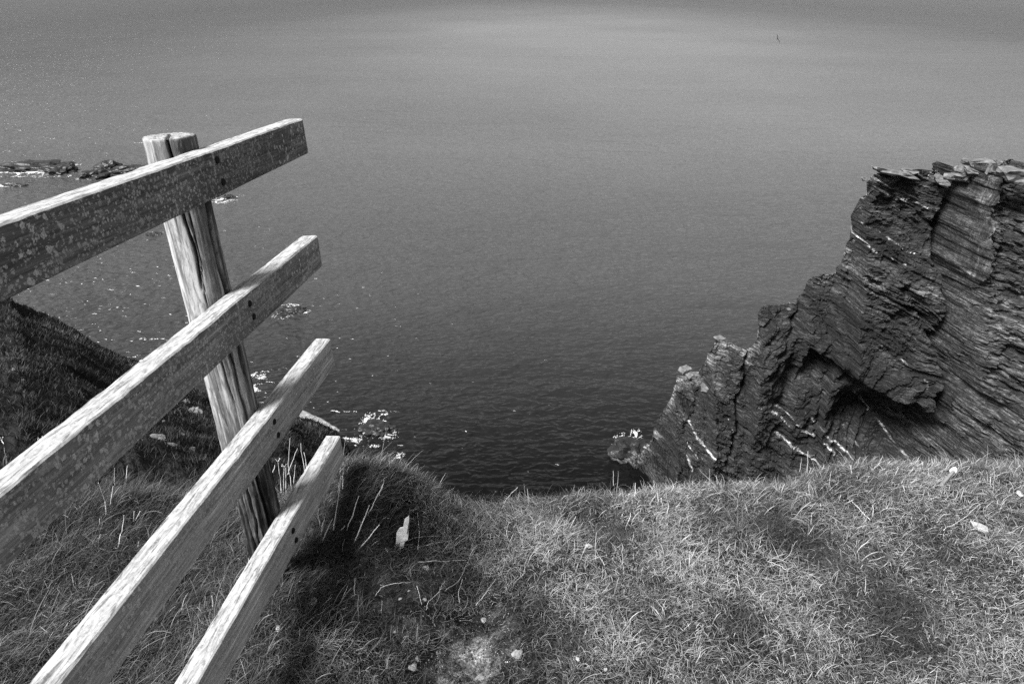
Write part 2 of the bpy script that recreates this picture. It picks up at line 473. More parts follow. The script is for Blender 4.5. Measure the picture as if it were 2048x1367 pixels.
    tone = tone * (0.21 + 0.20 * right * (0.3 + smooth(-.3, .3, fbm(X * .25, Z * .12, 0, 47, 3))) + 0.30 * flute)
    fl_g = smooth(P(1690, 540)[1] - 4, P(1690, 540)[1], Z) * (1 - smooth(P(0, 520)[1], P(0, 500)[1] + 3, Z))
    tone = tone * (1 + 0.8 * fl_g)
    vein = np.zeros_like(X)
    def add_vein(pts, wd, strength=1.0, brk=0.0):
        nonlocal vein
        q_ = [P(u, v, 61) for u, v in pts]
        jx = 0.3 * fbm(X * 0.9, Z * 0.9, 0, 120, 3); jz = 0.3 * fbm(X * 0.9, Z * 0.9, 0, 121, 3)
        best = np.full_like(X, 1e9)
        for (ax, az), (bx, bz) in zip(q_[:-1], q_[1:]):
            dx, dz = bx - ax, bz - az; L2 = dx * dx + dz * dz
            t = np.clip(((X + jx - ax) * dx + (Z + jz - az) * dz) / L2, 0, 1)
            best = np.minimum(best, np.hypot(X + jx - ax - t * dx, Z + jz - az - t * dz))
        w2 = 0.5 * wd * (0.35 + 1.3 * smooth(-0.4, 0.5, vnoise(X * 1.4, Z * 1.4, 0, 123)))
        vv = strength * (1 - smooth(w2 * 0.5, w2, best)) * smooth(brk - 0.3, brk + .1, fbm(X * 1.5, Z * 1.5, 0, 124, 3) + 0.10)
        vein = np.maximum(vein, vv)
    add_vein([(1703,432),(1712,462),(1725,490),(1750,500),(1790,520),(1810,522)], 0.14)
    add_vein([(1725,440),(1760,468),(1800,492),(1850,510)], 0.13, 0.8)
    add_vein([(1755,385),(1800,400),(1850,415),(1880,425)], 0.16, 0.5)
    add_vein([(1508,788),(1540,815),(1575,840),(1600,850),(1640,872),(1655,890)], 0.24)
    add_vein([(1520,785),(1560,810),(1590,835),(1610,842)], 0.3, 0.8)
    add_vein([(1545,855),(1580,880),(1620,905),(1650,915)], 0.16, 0.9)
    add_vein([(1365,790),(1375,830),(1395,850),(1405,860)], 0.17)
    add_vein([(1360,845),(1372,870)], 0.14); add_vein([(1358,870),(1366,900)], 0.14)
    add_vein([(1440,810),(1448,840),(1445,855)], 0.2, 0.9)
    add_vein([(1690,800),(1692,820),(1730,840),(1770,850),(1790,870)], 0.24, 0.9, 0.2)
    add_vein([(1740,820),(1770,845)], 0.24, 0.8); add_vein([(1610,820),(1650,860),(1680,895),(1705,912)], 0.14, 0.9)
    add_vein([(1785,700),(1810,725),(1830,750)], 0.16, 0.6); add_vein([(1775,855),(1790,885),(1815,920)], 0.2, 0.9, 0.1)
    add_vein([(1700,865),(1725,890),(1728,905)], 0.15, 0.7); add_vein([(1880,880),(1888,900),(1890,925)], 0.18, 0.8)
    topz = smooth(1.1, 0.2, dep) * smooth(-0.1, 0.25, vnoise(X * 0.6, Z * 0.9, 0, 130) + 0.1)
    pale_top = np.where((X > P(1730, 345)[0]) & (X < P(1960, 345)[0]), 1.0, 0.45)
    tone = tone + 0.14 * topz * pale_top * (vnoise(X * 1.3, Z * 2, 0, 133) > 0)
    spur = smooth(2.6, 0.5, dep) * (X < P(1500, 640, 65)[0]) * smooth(-0.1, 0.4, vnoise(X * 0.9, Z * 0.9, 0, 131) + 0.1)
    tone = tone + 0.09 * spur
    tone = tone * (1 - vein) + 0.42 * vein
    V = np.stack([X2, Y, Z], -1).reshape(-1, 3)
    q = grid_quads(len(xs), len(zs))
    keep = ~clampd.reshape(-1)[q].all(1)
    q = q[keep]
    used = np.unique(q); remap = np.full(len(V), -1); remap[used] = np.arange(len(used))
    cl = mesh_np('rock_headland', V[used], remap[q], M_ROCK, attrs={'tone': tone.reshape(-1)[used], 'upright': flute.reshape(-1)[used]}, smooth_shade=False)
    tag(cl, 'dark slate cliff with slanting beds and white quartz veins beyond the grass', kind='structure')
    # crown and back of the headland (runs away from the rim and falls to the sea)
    idx_top = np.argmax(clampd, 1)
    ytop = Y[np.arange(len(xs)), idx_top]; xtop = X2[np.arange(len(xs)), idx_top]
    bs = np.concatenate([[0], np.cumsum(np.full(26, 0.3)), 8.5 + np.arange(1, 12) * 2.2])
    BX = xtop[:, None] + (xtop / ytop * 1.12)[:, None] * bs[None]; BY = ytop[:, None] + bs[None]
    hl = np.clip((xs - R[0, 0]) / 14, 0.15, 1)[:, None]
    BZ = top[:, None] - (0.30 * bs[None] + 0.05 * bs[None] ** 2 / hl) - 0.25 * np.abs(fbm(BX * 0.6, BY * 0.6, 0, 140, 3)) * smooth(0, 0.4, bs)[None]
    BZ[:, 0] = top
    BZ = np.maximum(BZ, SEA - 1.5)
    tb = np.clip(0.035 + 0.03 * fbm(BX, BY, 0, 142, 3) + 0.25 * (vnoise(BX * 0.7, BY * 0.7, 0, 143) > 0.45), 0.015, 1)
    mesh_np('headland_top', np.stack([BX, BY, BZ], -1).reshape(-1, 3), grid_quads(len(xs), len(bs))[:, ::-1], M_ROCK, parent=cl, attrs={'tone': tb.reshape(-1)})
    return cl
CLIFF = build_cliff()

def blocky(name, mat, size, seed, parent=None, sub=2, jag=0.25):
    r = random.Random(seed)
    bm = bmesh.new()
    bmesh.ops.create_icosphere(bm, subdivisions=sub, radius=1.0)
    for k in range(9):                                # cut flats
        n = Vector((r.uniform(-1, 1), r.uniform(-1, 1), r.uniform(-1, 1))).normalized()
        d = r.uniform(0.55, 0.85)
        for v in bm.verts:
            e = v.co.dot(n) - d
            if e > 0: v.co -= n * e * 0.95
    for v in bm.verts:
        v.co *= 1 + r.uniform(-jag, jag) * 0.3
        v.co.x *= size[0]; v.co.y *= size[1]; v.co.z *= size[2]
    return obj_bm(name, bm, mat, parent)

def slab(name, mat, size, seed, parent=None):
    r = random.Random(seed)
    bm = bmesh.new()
    bmesh.ops.create_cube(bm, size=2.0)
    bmesh.ops.subdivide_edges(bm, edges=bm.edges[:], cuts=2, use_grid_fill=True)
    sk = [r.uniform(-.35, .35) for _ in range(4)]
    for v in bm.verts:
        x, y, z = v.co
        v.co = Vector((x * (1 - .25 * abs(z)) + r.uniform(-.16, .16) + sk[0] * z, y + r.uniform(-.16, .16), z * (1 + sk[1] * x) + r.uniform(-.18, .18)))
        v.co.x *= size[0]; v.co.y *= size[1]; v.co.z *= size[2]
    bmesh.ops.triangulate(bm, faces=bm.faces[:])
    return obj_bm(name, bm, mat, parent)

# pale slabs lying along the cliff top
for i, (u, v, y, sx, sz) in enumerate([(1733, 356, 60.4, 0.4, 0.25), (1790, 343, 59.6, 1.9, 0.32), (1820, 340, 60.0, 0.8, 0.25), (1768, 341, 60.3, 0.7, 0.25),
        (1880, 352, 58.9, 0.55, 0.2), (1906, 350, 58.3, 0.7, 0.45), (1930, 352, 57.6, 0.8, 0.4), (1925, 335, 58.2, 0.6, 0.45), (1958, 322, 57.8, 1.5, 0.5),
        (1982, 332, 55.6, 0.25, 0.55), (2028, 342, 53.0, 1.2, 0.6), (2042, 356, 52.8, 0.9, 0.5), (1886, 362, 58.3, 0.6, 0.25), (2000, 322, 57.0, 0.5, 0.2), (1950, 340, 57.0, 0.9, 0.25),
        (1442, 676, 64.6, 0.7, 0.4), (1370, 737, 65.0, 0.7, 0.4), (1386, 748, 64.2, 0.7, 0.35), (1413, 772, 62.8, 0.7, 0.5), (1470, 692, 63.8, 0.4, 0.5)]):
    p = on_y(u, v, y)
    o = slab('rock_slab', M_SLAB, (sx * 0.85, sx * 0.6, sz * 0.62), 200 + i, parent=CLIFF)
    o.location = p - np.array([0, 0, 0.35 * sz]); o.rotation_euler = (random.uniform(-.15, .15), math.radians(8) + random.uniform(-.15, .15), random.uniform(-.5, .5))

# ------------------------------------------------------------------ left slope running down to the cove
BROW = [(-900,560,60),(-400,575,68),(-60,597,76),(20,598,78),(32,612,79),(90,634,82),(150,658,85),(200,692,87),(245,712,90),(275,724,91),(330,758,88),(385,790,83),
        (440,815,80),(520,822,79),(570,826,78),(600,834,76),(640,850,74.5),(676,872,72.5),(700,900,69),(722,915,66),(738,930,63)]
NEARL = [(-900,1150,6),(-400,1120,6.5),(-60,1100,7),(20,1100,7),(60,1100,7),(120,1100,7.5),(180,1100,8),(240,1095,8),(290,1090,8),(330,1090,8.5),(380,1090,9),(430,1090,9),
         (480,1080,10),(530,1070,12),(580,1060,14),(610,1050,18),(640,1040,24),(680,1030,32),(700,1020,40),(720,1010,48),(738,1000,52)]
def build_slope():
    B = np.array([on_y(*p) for p in BROW]); N = np.array([on_y(*p) for p in NEARL])
    B[:, 2] = np.maximum(B[:, 2], SEA + 0.15)
    N[:, 2] = np.maximum(N[:, 2], SEA + 0.5)
    si = np.arange(len(B)); ss = np.linspace(0, len(B) - 1, 480)
    Bi = np.stack([np.interp(ss, si, B[:, k]) for k in range(3)], 1); Ni = np.stack([np.interp(ss, si, N[:, k]) for k in range(3)], 1)
    t = np.linspace(0, 1, 340)
    G = Bi[:, None] * (1 - t[None, :, None]) + Ni[:, None] * t[None, :, None]
    X, Y = G[..., 0], G[..., 1]
    Zs = G[..., 2]
    bul = np.sin(np.pi * t)[None] ** 0.8
    Zs = Zs - 1.6 * bul                        # a shallow gully between us and the brow
    env = smooth(0, 0.05, t)[None]
    Zs = Zs + env * (1.7 * fbm(X * 0.07, Y * 0.07, 0, 150, 3) + 0.9 * fbm(X * 0.3, Y * 0.2, 0, 151, 4) + 0.45 * fbm(X * 1.2, Y * 1.0, 0, 152, 4) + 0.2 * np.abs(fbm(X * 3.2, Y * 2.6, 0, 159, 3)))
    Zs = Zs + (1 - env) * 0.35 * fbm(X * 0.8, Y * 0.8, 0, 155, 4)
    # crag terracing near the cove
    crag = smooth(0.55, 0.8, (ss / (len(B) - 1)))[:, None] * smooth(0.6, 0.2, t)[None]
    Zs = Zs - crag * 1.6 * np.abs(fbm(X * 0.35, Y * 0.3, 0, 153, 4)) * smooth(0.01, 0.04, t)[None]
    # apron beyond the brow going down to the sea
    ap = np.array([0.4, 1, 2.2, 4, 7, 11, 16, 22])[::-1]
    AX = Bi[:, None, 0] + 0.10 * ap[None] + 0.6 * fbm(ap[None] * 0.6 + ss[:, None] * 0.2, ss[:, None] * 0.3, 0, 157, 3) * (ap[None] > 0.5)
    AY = Bi[:, None, 1] + ap[None] * 0.75; AZ = np.maximum(Bi[:, None, 2] - ap[None] * 1.3, SEA - 1.0)
    X = np.concatenate([AX, X], 1); Y = np.concatenate([AY, Y], 1); Zs = np.concatenate([AZ, Zs], 1)
    tone = 0.16 + 0.6 * fbm(X * 0.35, Y * 0.3, 0, 160, 5, 0.65) + 0.5 * fbm(X * 1.3, Y * 1.1, 0, 161, 4, 0.65)
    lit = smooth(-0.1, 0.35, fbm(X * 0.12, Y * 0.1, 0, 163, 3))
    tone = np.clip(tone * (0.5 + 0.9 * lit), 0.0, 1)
    o = mesh_np('hillside', np.stack([X, Y, Zs], -1).reshape(-1, 3), grid_quads(*X.shape), M_HILL, attrs={'tone': tone.reshape(-1)})
    tag(o, 'dark heathery hillside dropping to the cove on the left', kind='structure')
    return o, X[:, len(ap):], Y[:, len(ap):], Zs[:, len(ap):], lit[:, len(ap):]
HILL, HX, HY, HZ, HL = build_slope()

def ribbons(root, phi, th0, curl, length, width, nseg, taper=0.15, turn=0.0, side=None):
    """many thin curved blades as one array of quads; th0 = lean from vertical"""
    n = len(root)
    k = np.arange(nseg + 1)
    th = th0[:, None] + curl[:, None] * (k[None] / nseg)
    ph = phi[:, None] + (turn[:, None] if not np.isscalar(turn) else turn) * (k[None] / nseg)
    ds = (length / nseg)[:, None]
    dx = np.sin(th) * np.cos(ph) * ds; dy = np.sin(th) * np.sin(ph) * ds; dz = np.cos(th) * ds
    pos = np.zeros((n, nseg + 1, 3))
    pos[:, 1:, 0] = np.cumsum(dx[:, :-1], 1); pos[:, 1:, 1] = np.cumsum(dy[:, :-1], 1); pos[:, 1:, 2] = np.cumsum(dz[:, :-1], 1)
    pos += root[:, None]
    w = width[:, None] * (1 - (1 - taper) * (k[None] / nseg) ** 1.3) * 0.5
    sd = (rng.uniform(0, math.pi, n) if side is None else side)
    sx, sy = np.cos(sd)[:, None] * w, np.sin(sd)[:, None] * w
    A = pos.copy(); Bv = pos.copy()
    A[..., 0] += sx; A[..., 1] += sy; Bv[..., 0] -= sx; Bv[..., 1] -= sy
    V = np.stack([A, Bv], 2).reshape(-1, 3)
    base = (np.arange(n) * (nseg + 1) * 2)[:, None] + (np.arange(nseg) * 2)[None]
    Q = np.stack([base, base + 1, base + 3, base + 2], -1).reshape(-1, 4)
    return V, Q, np.repeat(np.arange(n), (nseg + 1) * 2), np.tile(np.repeat(k / nseg, 2), n)

def hill_grass():
    n = 110000
    i = rng.integers(0, HX.shape[0] - 1, n); j = (HX.shape[1] * rng.uniform(0, 1, n) ** 0.7).astype(int)
    p = np.stack([HX[i, j], HY[i, j], HZ[i, j] - 0.03], 1) + rng.normal(0, 0.04, (n, 3)) * [1, 1, 0]
    far = np.clip(p[:, 1] / 80, 0.12, 1)
    L = rng.uniform(0.25, 0.7, n) * (0.32 + 0.68 * far)
    clump = fbm(p[:, 0] * 0.8, p[:, 1] * 0.8, 0, 170, 3)
    V, Q, bi, kk = ribbons(p, rng.uniform(0, 6.28, n), rng.uniform(0.2, 0.9, n), rng.uniform(0.3, 1.2, n), L, 0.09 * far + 0.006, 2, 0.2)
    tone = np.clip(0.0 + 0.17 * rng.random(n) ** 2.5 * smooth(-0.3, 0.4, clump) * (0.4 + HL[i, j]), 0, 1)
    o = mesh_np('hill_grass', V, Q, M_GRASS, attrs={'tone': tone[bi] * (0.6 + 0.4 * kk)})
    tag(o, 'dark rough grass and heather covering the left hillside', 'grass', kind='stuff')
hill_grass()

for i, (u, v, s, lab) in enumerate([(44, 768, (0.35, 0.5, 0.9), 'upright pale rock outcrop on the dark hillside at the far left'),
        (28, 738, (0.25, 0.2, 0.22), 'small white rock just above the upright outcrop at the far left'),
        (318, 874, (1.1, 0.5, 0.22), 'long narrow white ledge under the second rail'),
        (345, 888, (0.6, 0.35, 0.16), 'thin white rock at the right end of the long ledge under the second rail'),
        (388, 824, (0.9, 0.9, 0.5), 'pale jagged rock left of the fence post beside the cove'),
        (372, 802, (0.45, 0.4, 0.35), 'pale rock above the jagged one left of the fence post'),
        (386, 897, (0.4, 0.4, 0.22), 'lone white stone on the hillside left of the post foot'),
        (366, 868, (0.3, 0.2, 0.12), 'small white stone above the lone one left of the post foot'),
        (328, 842, (0.22, 0.2, 0.14), 'tiny pale stone just below the edge of the second rail')]):
    # drop each outcrop on the hillside along its sight line
    d = ray(u, v); T = np.linspace(6, 100, 900)
    pts = CAM + d / d[1] * T[:, None]
    hit = None
    flat = np.stack([HX[::4, ::4].ravel(), HY[::4, ::4].ravel(), HZ[::4, ::4].ravel()], 1)
    for q in pts:
        k = np.argmin((flat[:, 0] - q[0]) ** 2 + (flat[:, 1] - q[1]) ** 2)
        if q[2] < flat[k, 2]: hit = q; break
    if hit is None: hit = pts[600]
    f = hit[1] / 45.0
    o = blocky('rock', M_QUARTZ, tuple(x * f * .6 for x in s), 300 + i, sub=3, jag=1.0)
    o.location = hit; o.rotation_euler = (0.2, 0.35, random.uniform(-0.4, 0.4))
    tag(o, lab, 'rock', 'pale rocks on the hillside')

# pale path-like crest of the spur above the cove
def spur():
    a, b, c = on_y(592, 832, 76.2), on_y(640, 852, 74.6), on_y(682, 877, 72.5)
    V = []; n = 60
    for i in range(n):
        t = i / (n - 1); p = (1 - t) ** 2 * a + 2 * t * (1 - t) * (2 * b - (a + c) / 2) + t * t * c
        for j in range(14):
            q = j / 13; w = 1.1
            x = p[0] + (q - 0.5) * 0.5; y = p[1] - (q - 0.35) * 2.4 * w
            z = p[2] + 1.0 - 0.55 * max(0, q - 0.3) * w - 2.6 * max(0, q - 0.75) - 1.4 * max(0, 0.15 - q)
            V.append((x, y, z + 0.10 * float(vnoise(x * 2, y * 2, 0, 5)) ))
    V = np.array(V)
    o = mesh_np('rock_spur', V, grid_quads(n, 14), M_SPUR)
    tag(o, 'pale smooth-backed spur of rock running down into the cove behind the third rail', 'rock')
M_SPUR = mat_simple('spur_turf', 0.22, 0.9, 3.0, 0.6, 0.1)
spur()

# ------------------------------------------------------------------ rocks in the water with foam
def sea_rock(u, v, w, d, h, lab, seed, rot=0.0, group=None):
    p = on_z(u, v, SEA)
    bm = bmesh.new()
    bmesh.ops.create_icosphere(bm, subdivisions=4, radius=1.0)
    co = np.array([x.co[:] for x in bm.verts])
    n1 = fbm(co[:, 0] * 2.2 + seed, co[:, 1] * 2.2, co[:, 2] * 2.2, seed, 4)
    n2 = np.abs(fbm(co[:, 0] * 5 + seed, co[:, 1] * 5, co[:, 2] * 3, seed + 9, 2))
    for x, a, b in zip(bm.verts, n1, n2):
        x.co *= 1 + 0.6 * a - 0.06 * b
        x.co.x *= w / 2; x.co.y *= d / 2; x.co.z *= h
    o = obj_bm('sea_rock', bm, M_SEAROCK)
    o.location = (p[0], p[1], SEA - 0.15); o.rotation_euler = (0, 0, rot)
    tag(o, lab, 'rock', group)

def foam(blobs, cell, lab, seed, thr=0.0, name='foam'):
    cell = cell * 0.5
    V, Q = [], []; base = 0
    for (u, v, ru, rv, st) in blobs:
        c = on_z(u, v, SEA); rx = np.linalg.norm(on_z(u + ru, v, SEA) - c); ry = np.linalg.norm(on_z(u, v - rv, SEA) - c)
        nx, ny = int(2 * rx / cell) + 2, int(2 * ry / cell) + 2
        gx = c[0] + (np.arange(nx + 1) - nx / 2) * cell; gy = c[1] + (np.arange(ny + 1) - ny / 2) * cell
        X, Y = np.meshgrid(gx, gy, indexing='ij')
        X = X + cell * 0.35 * vnoise(X / cell * 0.7, Y / cell * 0.7, 0, seed + 1); Y = Y + cell * 0.35 * vnoise(X / cell * 0.7, Y / cell * 0.7, 0, seed + 2)
        r = np.sqrt(((X - c[0]) / rx) ** 2 + ((Y - c[1]) / ry) ** 2) + 0.35 * fbm(X / rx * 1.5, Y / ry * 1.5, 0, seed + 3, 3)
        f1 = 0.8 / (cell * 18)
        ridge = 1 - 4.2 * np.abs(fbm(X * f1 + 2.0 * vnoise(X * f1 * .3, Y * f1 * .3, 0, seed), Y * f1 * 0.8, 0, seed + 5, 4, 0.6))
        val = ridge * 0.85 + st * 0.75 - 0.95 * r - 0.3 + 0.45 * vnoise(X / cell * .6, Y / cell * .6, 0, seed + 8)
        ok = val > thr + 0.75 * rng.random(val.shape) - 0.15
        q = grid_quads(nx + 1, ny + 1)
        q = q[ok.reshape(-1)[q].sum(1) >= 3]
        Z = SEA + 0.04 + 0.10 * np.clip(val, 0, 1)
        V.append(np.stack([X, Y, Z], -1).reshape(-1, 3)); Q.append(q + base); base += X.size
    V = np.concatenate(V); Q = np.concatenate(Q)
    if not len(Q): return
    used = np.unique(Q); rm = np.full(len(V), -1); rm[used] = np.arange(len(used))
    o = mesh_np(name, V[used], rm[Q], M_FOAM)
    tag(o, lab, 'foam', kind='stuff')

GR = 'wave-washed rocks off the shore'
sea_rock(62, 335, 20, 11, 1.9, 'long low dark rock in foam at the far left edge of the sea', 401, 0.05, GR)
sea_rock(120, 343, 11, 8, 2.0, 'humped dark rock at the right end of the foamy water far left', 402, 0.0, GR)
sea_rock(135, 328, 5, 4, 0.7, 'low rock slab behind the humped rock far left', 412, 0.0, GR)
sea_rock(190, 354, 9, 8, 2.2, 'dark pointed rock just above the top rail, left of the post', 403, 0.2, GR)
sea_rock(222, 341, 8, 7, 2.5, 'peaked rock between the post and the pointed rock', 404, 0.0, GR)
sea_rock(256, 343, 14, 8, 2.0, 'low long rock touching the left side of the post top', 405, 0.0, GR)
sea_rock(30, 371, 6, 3, 0.7, 'small awash rock below the long rock at far left', 406, 0.0, GR)
sea_rock(458, 395, 3.4, 2.6, 0.9, 'small awash rock under the top rail, right of the post', 407, 0.0, GR)
sea_rock(583, 622, 5.5, 3.8, 0.8, 'dark awash rock just right of the end of the second rail', 408, 0.2, GR)
sea_rock(308, 468, 4, 2.5, 0.5, 'small dark rock in the water behind the top rail left of the post', 409, 0.0, GR)
sea_rock(757, 856, 4.6, 3.6, 0.9, 'dark rock ringed with foam right of the third rail end', 410, 0.0, GR)
sea_rock(1262, 905, 5.0, 5.0, 1.5, 'dark rock at the foot of the right cliff in foam', 411, 0.3, GR)
foam([(70, 345, 85, 9, 0.75), (30, 342, 45, 5, 0.9), (120, 327, 45, 4, 0.6), (128, 352, 35, 3.5, 0.6), (150, 330, 15, 2, 0.6)], 0.28, 'broad white foam round the long rock at far left', 501)
foam([(245, 332, 30, 2.5, 0.8), (210, 350, 22, 3, 0.6), (165, 359, 22, 2, 0.5), (278, 285, 14, 3, 0.45)], 0.28, 'thin white foam among the rocks left of the post top', 502)
foam([(10, 371, 18, 4, 0.9), (42, 372, 12, 1.5, 0.5)], 0.28, 'white foam patch at the small rock at the far left edge', 503)
foam([(450, 399, 28, 8, 0.75), (482, 391, 26, 4, 0.45), (440, 405, 25, 3, 0.6)], 0.17, 'white foam right of the post under the top rail', 504)
foam([(572, 622, 26, 12, 0.75), (590, 610, 30, 5, 0.45), (612, 624, 14, 5, 0.45), (560, 634, 20, 6, 0.4)], 0.11, 'foam round the rock right of the second rail end', 505)
foam([(305, 470, 22, 3, 0.35)], 0.15, 'faint foam streak behind the top rail', 506)
foam([(745, 838, 24, 14, 1.0), (770, 830, 18, 9, 0.4), (730, 862, 26, 14, 0.45), (775, 868, 30, 16, 0.35)], 0.075, 'swirl of white foam in the cove right of the third rail', 507)
foam([(712, 880, 28, 10, 0.6), (693, 876, 14, 9, 0.8), (745, 892, 22, 5, 0.45), (795, 912, 22, 8, 0.5)], 0.075, 'foam trail along the shore beside the end of the lowest rail', 508)
foam([(511, 772, 17, 32, 0.7), (506, 750, 10, 10, 0.4)], 0.085, 'foam patch between the post and the third rail', 509)
foam([(1256, 885, 28, 20, 0.85), (1240, 895, 18, 16, 0.6), (1272, 868, 14, 10, 0.9)], 0.075, 'white foam at the foot of the right cliff', 510)
foam([(266, 714, 12, 5, 0.9), (285, 722, 12, 4, 0.8)], 0.10, 'bit of foam where the left hillside meets the sea', 511)

def bird():
    p = on_y(1555, 78, 95)
    body = bmesh.new()
    bmesh.ops.create_uvsphere(body, u_segments=10, v_segments=8, radius=1.0)
    for v in body.verts:
        t = v.co.y
        f = 0.085 * (1 - 0.45 * abs(t)) * (0.55 if t > .6 else 1)
        v.co = Vector((v.co.x * f, t * 0.26, v.co.z * f))
    o = obj_bm('gull', body, M_BIRD, smooth_shade=True)
    for sd in (-1, 1):
        bm = bmesh.new()
        prof = [(0.03, .07, -.09, 0.02), (.22, .10, -.07, .10), (.42, .03, -.09, .13), (.62, -.12, -.17, .08)]
        up_ = [[bm.verts.new((sd * x, a, z + dz)) for a, dz in ((y0, .008), (y1, .004))] + [bm.verts.new((sd * x, y1, z - .004)), bm.verts.new((sd * x, y0, z - .006))] for x, y0, y1, z in prof]
        for A, B in zip(up_[:-1], up_[1:]):
            for k in range(4): bm.faces.new((A[k], A[(k + 1) % 4], B[(k + 1) % 4], B[k]))
        bm.faces.new(up_[0]); bm.faces.new(up_[-1][::-1])
        bmesh.ops.recalc_face_normals(bm, faces=bm.faces[:])
        obj_bm('wing', bm, M_BIRD, parent=o)
    o.location = p; o.rotation_euler = (0.1, math.radians(62), math.radians(-35))
    tag(o, 'tiny dark bird flying over the sea at upper right', 'bird')
M_BIRD = mat_simple('bird_feathers', 0.03, 0.8, 8, 0.3, 0.002)
bird()

# ------------------------------------------------------------------ near ground
EDGE = [(-500,1015,-.04),(-200,1010,-.04),(0,995,-.05),(200,985,-.06),(400,985,-.09),(520,1000,-.11),(600,985,-.08),(680,955,-.01),(760,945,.02),(840,978,-.04),(900,1010,-.08),(980,1028,-.10),(1080,1012,-.09),
        (1180,997,-.07),(1260,992,-.05),(1400,990,-.01),(1500,984,.02),(1600,972,.03),(1750,963,.04),(1900,960,.04),(2048,948,.05),(2300,935,.06),(2700,910,.06)]
EP = np.array([on_z(u, v, z) for u, v, z in EDGE])
def edge_y(x): return np.interp(x, EP[:, 0], EP[:, 1])
def edge_z(x): return np.interp(x, EP[:, 0], EP[:, 2])
PATH_C = on_z(930, 1300, -0.05)
def ground_z(x, y):
    x = np.asarray(x, float); y = np.asarray(y, float)
    ey = edge_y(x); e = y - ey - 0.05 * fbm(x * 4, y * 2, 0, 600, 3)
    t = smooth(1.0, 0.0, -e / 1.3)
    z = edge_z(x) * t
    z = z - 0.04 * smooth(0.55, 0.0, np.abs(x + 0.10 + 0.28 * (y - 1.3))) * (e < 0.2)          # worn hollow in the middle
    z = z - 0.05 * smooth(-0.55, -1.2, x) * smooth(1.0, 1.6, y)
    g = lambda cx, cy, r, a: a * np.exp(-((x - cx) ** 2 + (y - cy) ** 2) / r ** 2)
    z = z + g(.14, 1.66, .15, .09) + g(.30, 1.66, .12, .04) + g(-.52, 1.95, .22, .06) + g(-.62, 1.75, .16, .03) - g(.30, 1.84, .13, .10) - g(-.30, 1.72, .15, .05)
    z = z + g(.75, 1.55, .35, .02) + g(1.3, 1.7, .4, .02) + g(-.72, 1.40, .12, .05) - g(-.45, 1.42, .14, .03) - g(-.1, 1.6, .14, .03)
    z = z + 0.045 * fbm(x * 3.2, y * 3.2, 0, 601, 3) + 0.030 * fbm(x * 8, y * 11, 0, 602, 3) + 0.004 * fbm(x * 40, y * 40, 0, 603, 2)
    ee = np.maximum(e, 0)
    z = z - np.minimum(1.1 * ee ** 1.35 * 1.6, 60)
    return z
def bare(x, y):
    """how bare the turf is, 0..1"""
    d = np.sqrt(((x - (-0.10 - 0.25 * (y - 1.3))) / 0.26) ** 2 + ((y - 1.18) / 0.26) ** 2)
    b = 1 - smooth(0.5, 1.15, d + 0.45 * fbm(x * 9, y * 9, 0, 610, 3))
    d2 = np.hypot((x + .22) / .3, (y - 1.5) / .16)
    b = np.maximum(b, 0.75 * (1 - smooth(0.5, 1.1, d2 + .4 * fbm(x * 8, y * 8, 0, 611, 3))))
    d3 = np.hypot((x + .66) / .12, (y - 1.42) / .12)
    return b
def build_ground():
    xs = np.concatenate([np.arange(-12, -2.8, 0.4), np.arange(-2.8, 3.0, 0.02), np.arange(3.0, 14.1, 0.4)])
    v = np.concatenate([np.linspace(-8, 0.6, 20, endpoint=False), np.linspace(0.6, 1.0, 230), ])
    # rows follow the cliff edge: v<1 before it, beyond it metres past the edge
    rows = np.concatenate([np.linspace(-12, -1.4, 24, endpoint=False), np.arange(-1.4, 0.5, 0.011), [0.6, 0.8, 1.1, 1.6, 2.4, 3.5, 5, 7, 9.5]])
    X = np.repeat(xs[:, None], len(rows), 1); Y = edge_y(xs)[:, None] + rows[None]
    Z = np.maximum(ground_z(X, Y), SEA - 1)
    p1 = fbm(X * 7, Y * 7, 0, 620, 4, 0.6)
    pb = bare(X, Y)
    cx, cy = on_z(930, 1305, -.04)[:2]
    pale = 1 - smooth(0.35, 1.0, np.sqrt(((X - cx) / 0.10) ** 2 + ((Y - cy) / 0.16) ** 2) + 0.6 * fbm(X * 16, Y * 16, 0, 622, 4, 0.6))
    tone = 0.02 + 0.04 * p1 + 0.12 * pb * smooth(0.0, 0.5, fbm(X * 20, Y * 20, 0, 623, 3)) + 0.42 * pale * smooth(-0.35, 0.25, fbm(X * 45, Y * 45, 0, 624, 3))
    o = mesh_np('ground', np.stack([X, Y, Z], -1).reshape(-1, 3), grid_quads(*X.shape), M_SOIL, attrs={'tone': np.clip(tone, 0, 1).reshape(-1)})
    tag(o, 'dark peaty soil of the cliff top with a pale worn patch', kind='structure')
build_ground()

def in_view(x, y, m=0.25):
    """the patch of cliff top worth planting: what the lens sees and a margin for a step aside"""
    return (np.abs(x) < 0.78 * (y * 0.88 + 0.75) + m) & (y > 0.85)

def scatter(n, ylo, emax):
    x = rng.uniform(-2.3, 2.5, n * 3); ey = edge_y(x)
    y = rng.uniform(ylo, 1.0, n * 3); e = None
    y = ylo + (ey + emax - ylo) * rng.random(n * 3)
    k = in_view(x, y)
    return x[k][:n], y[k][:n]

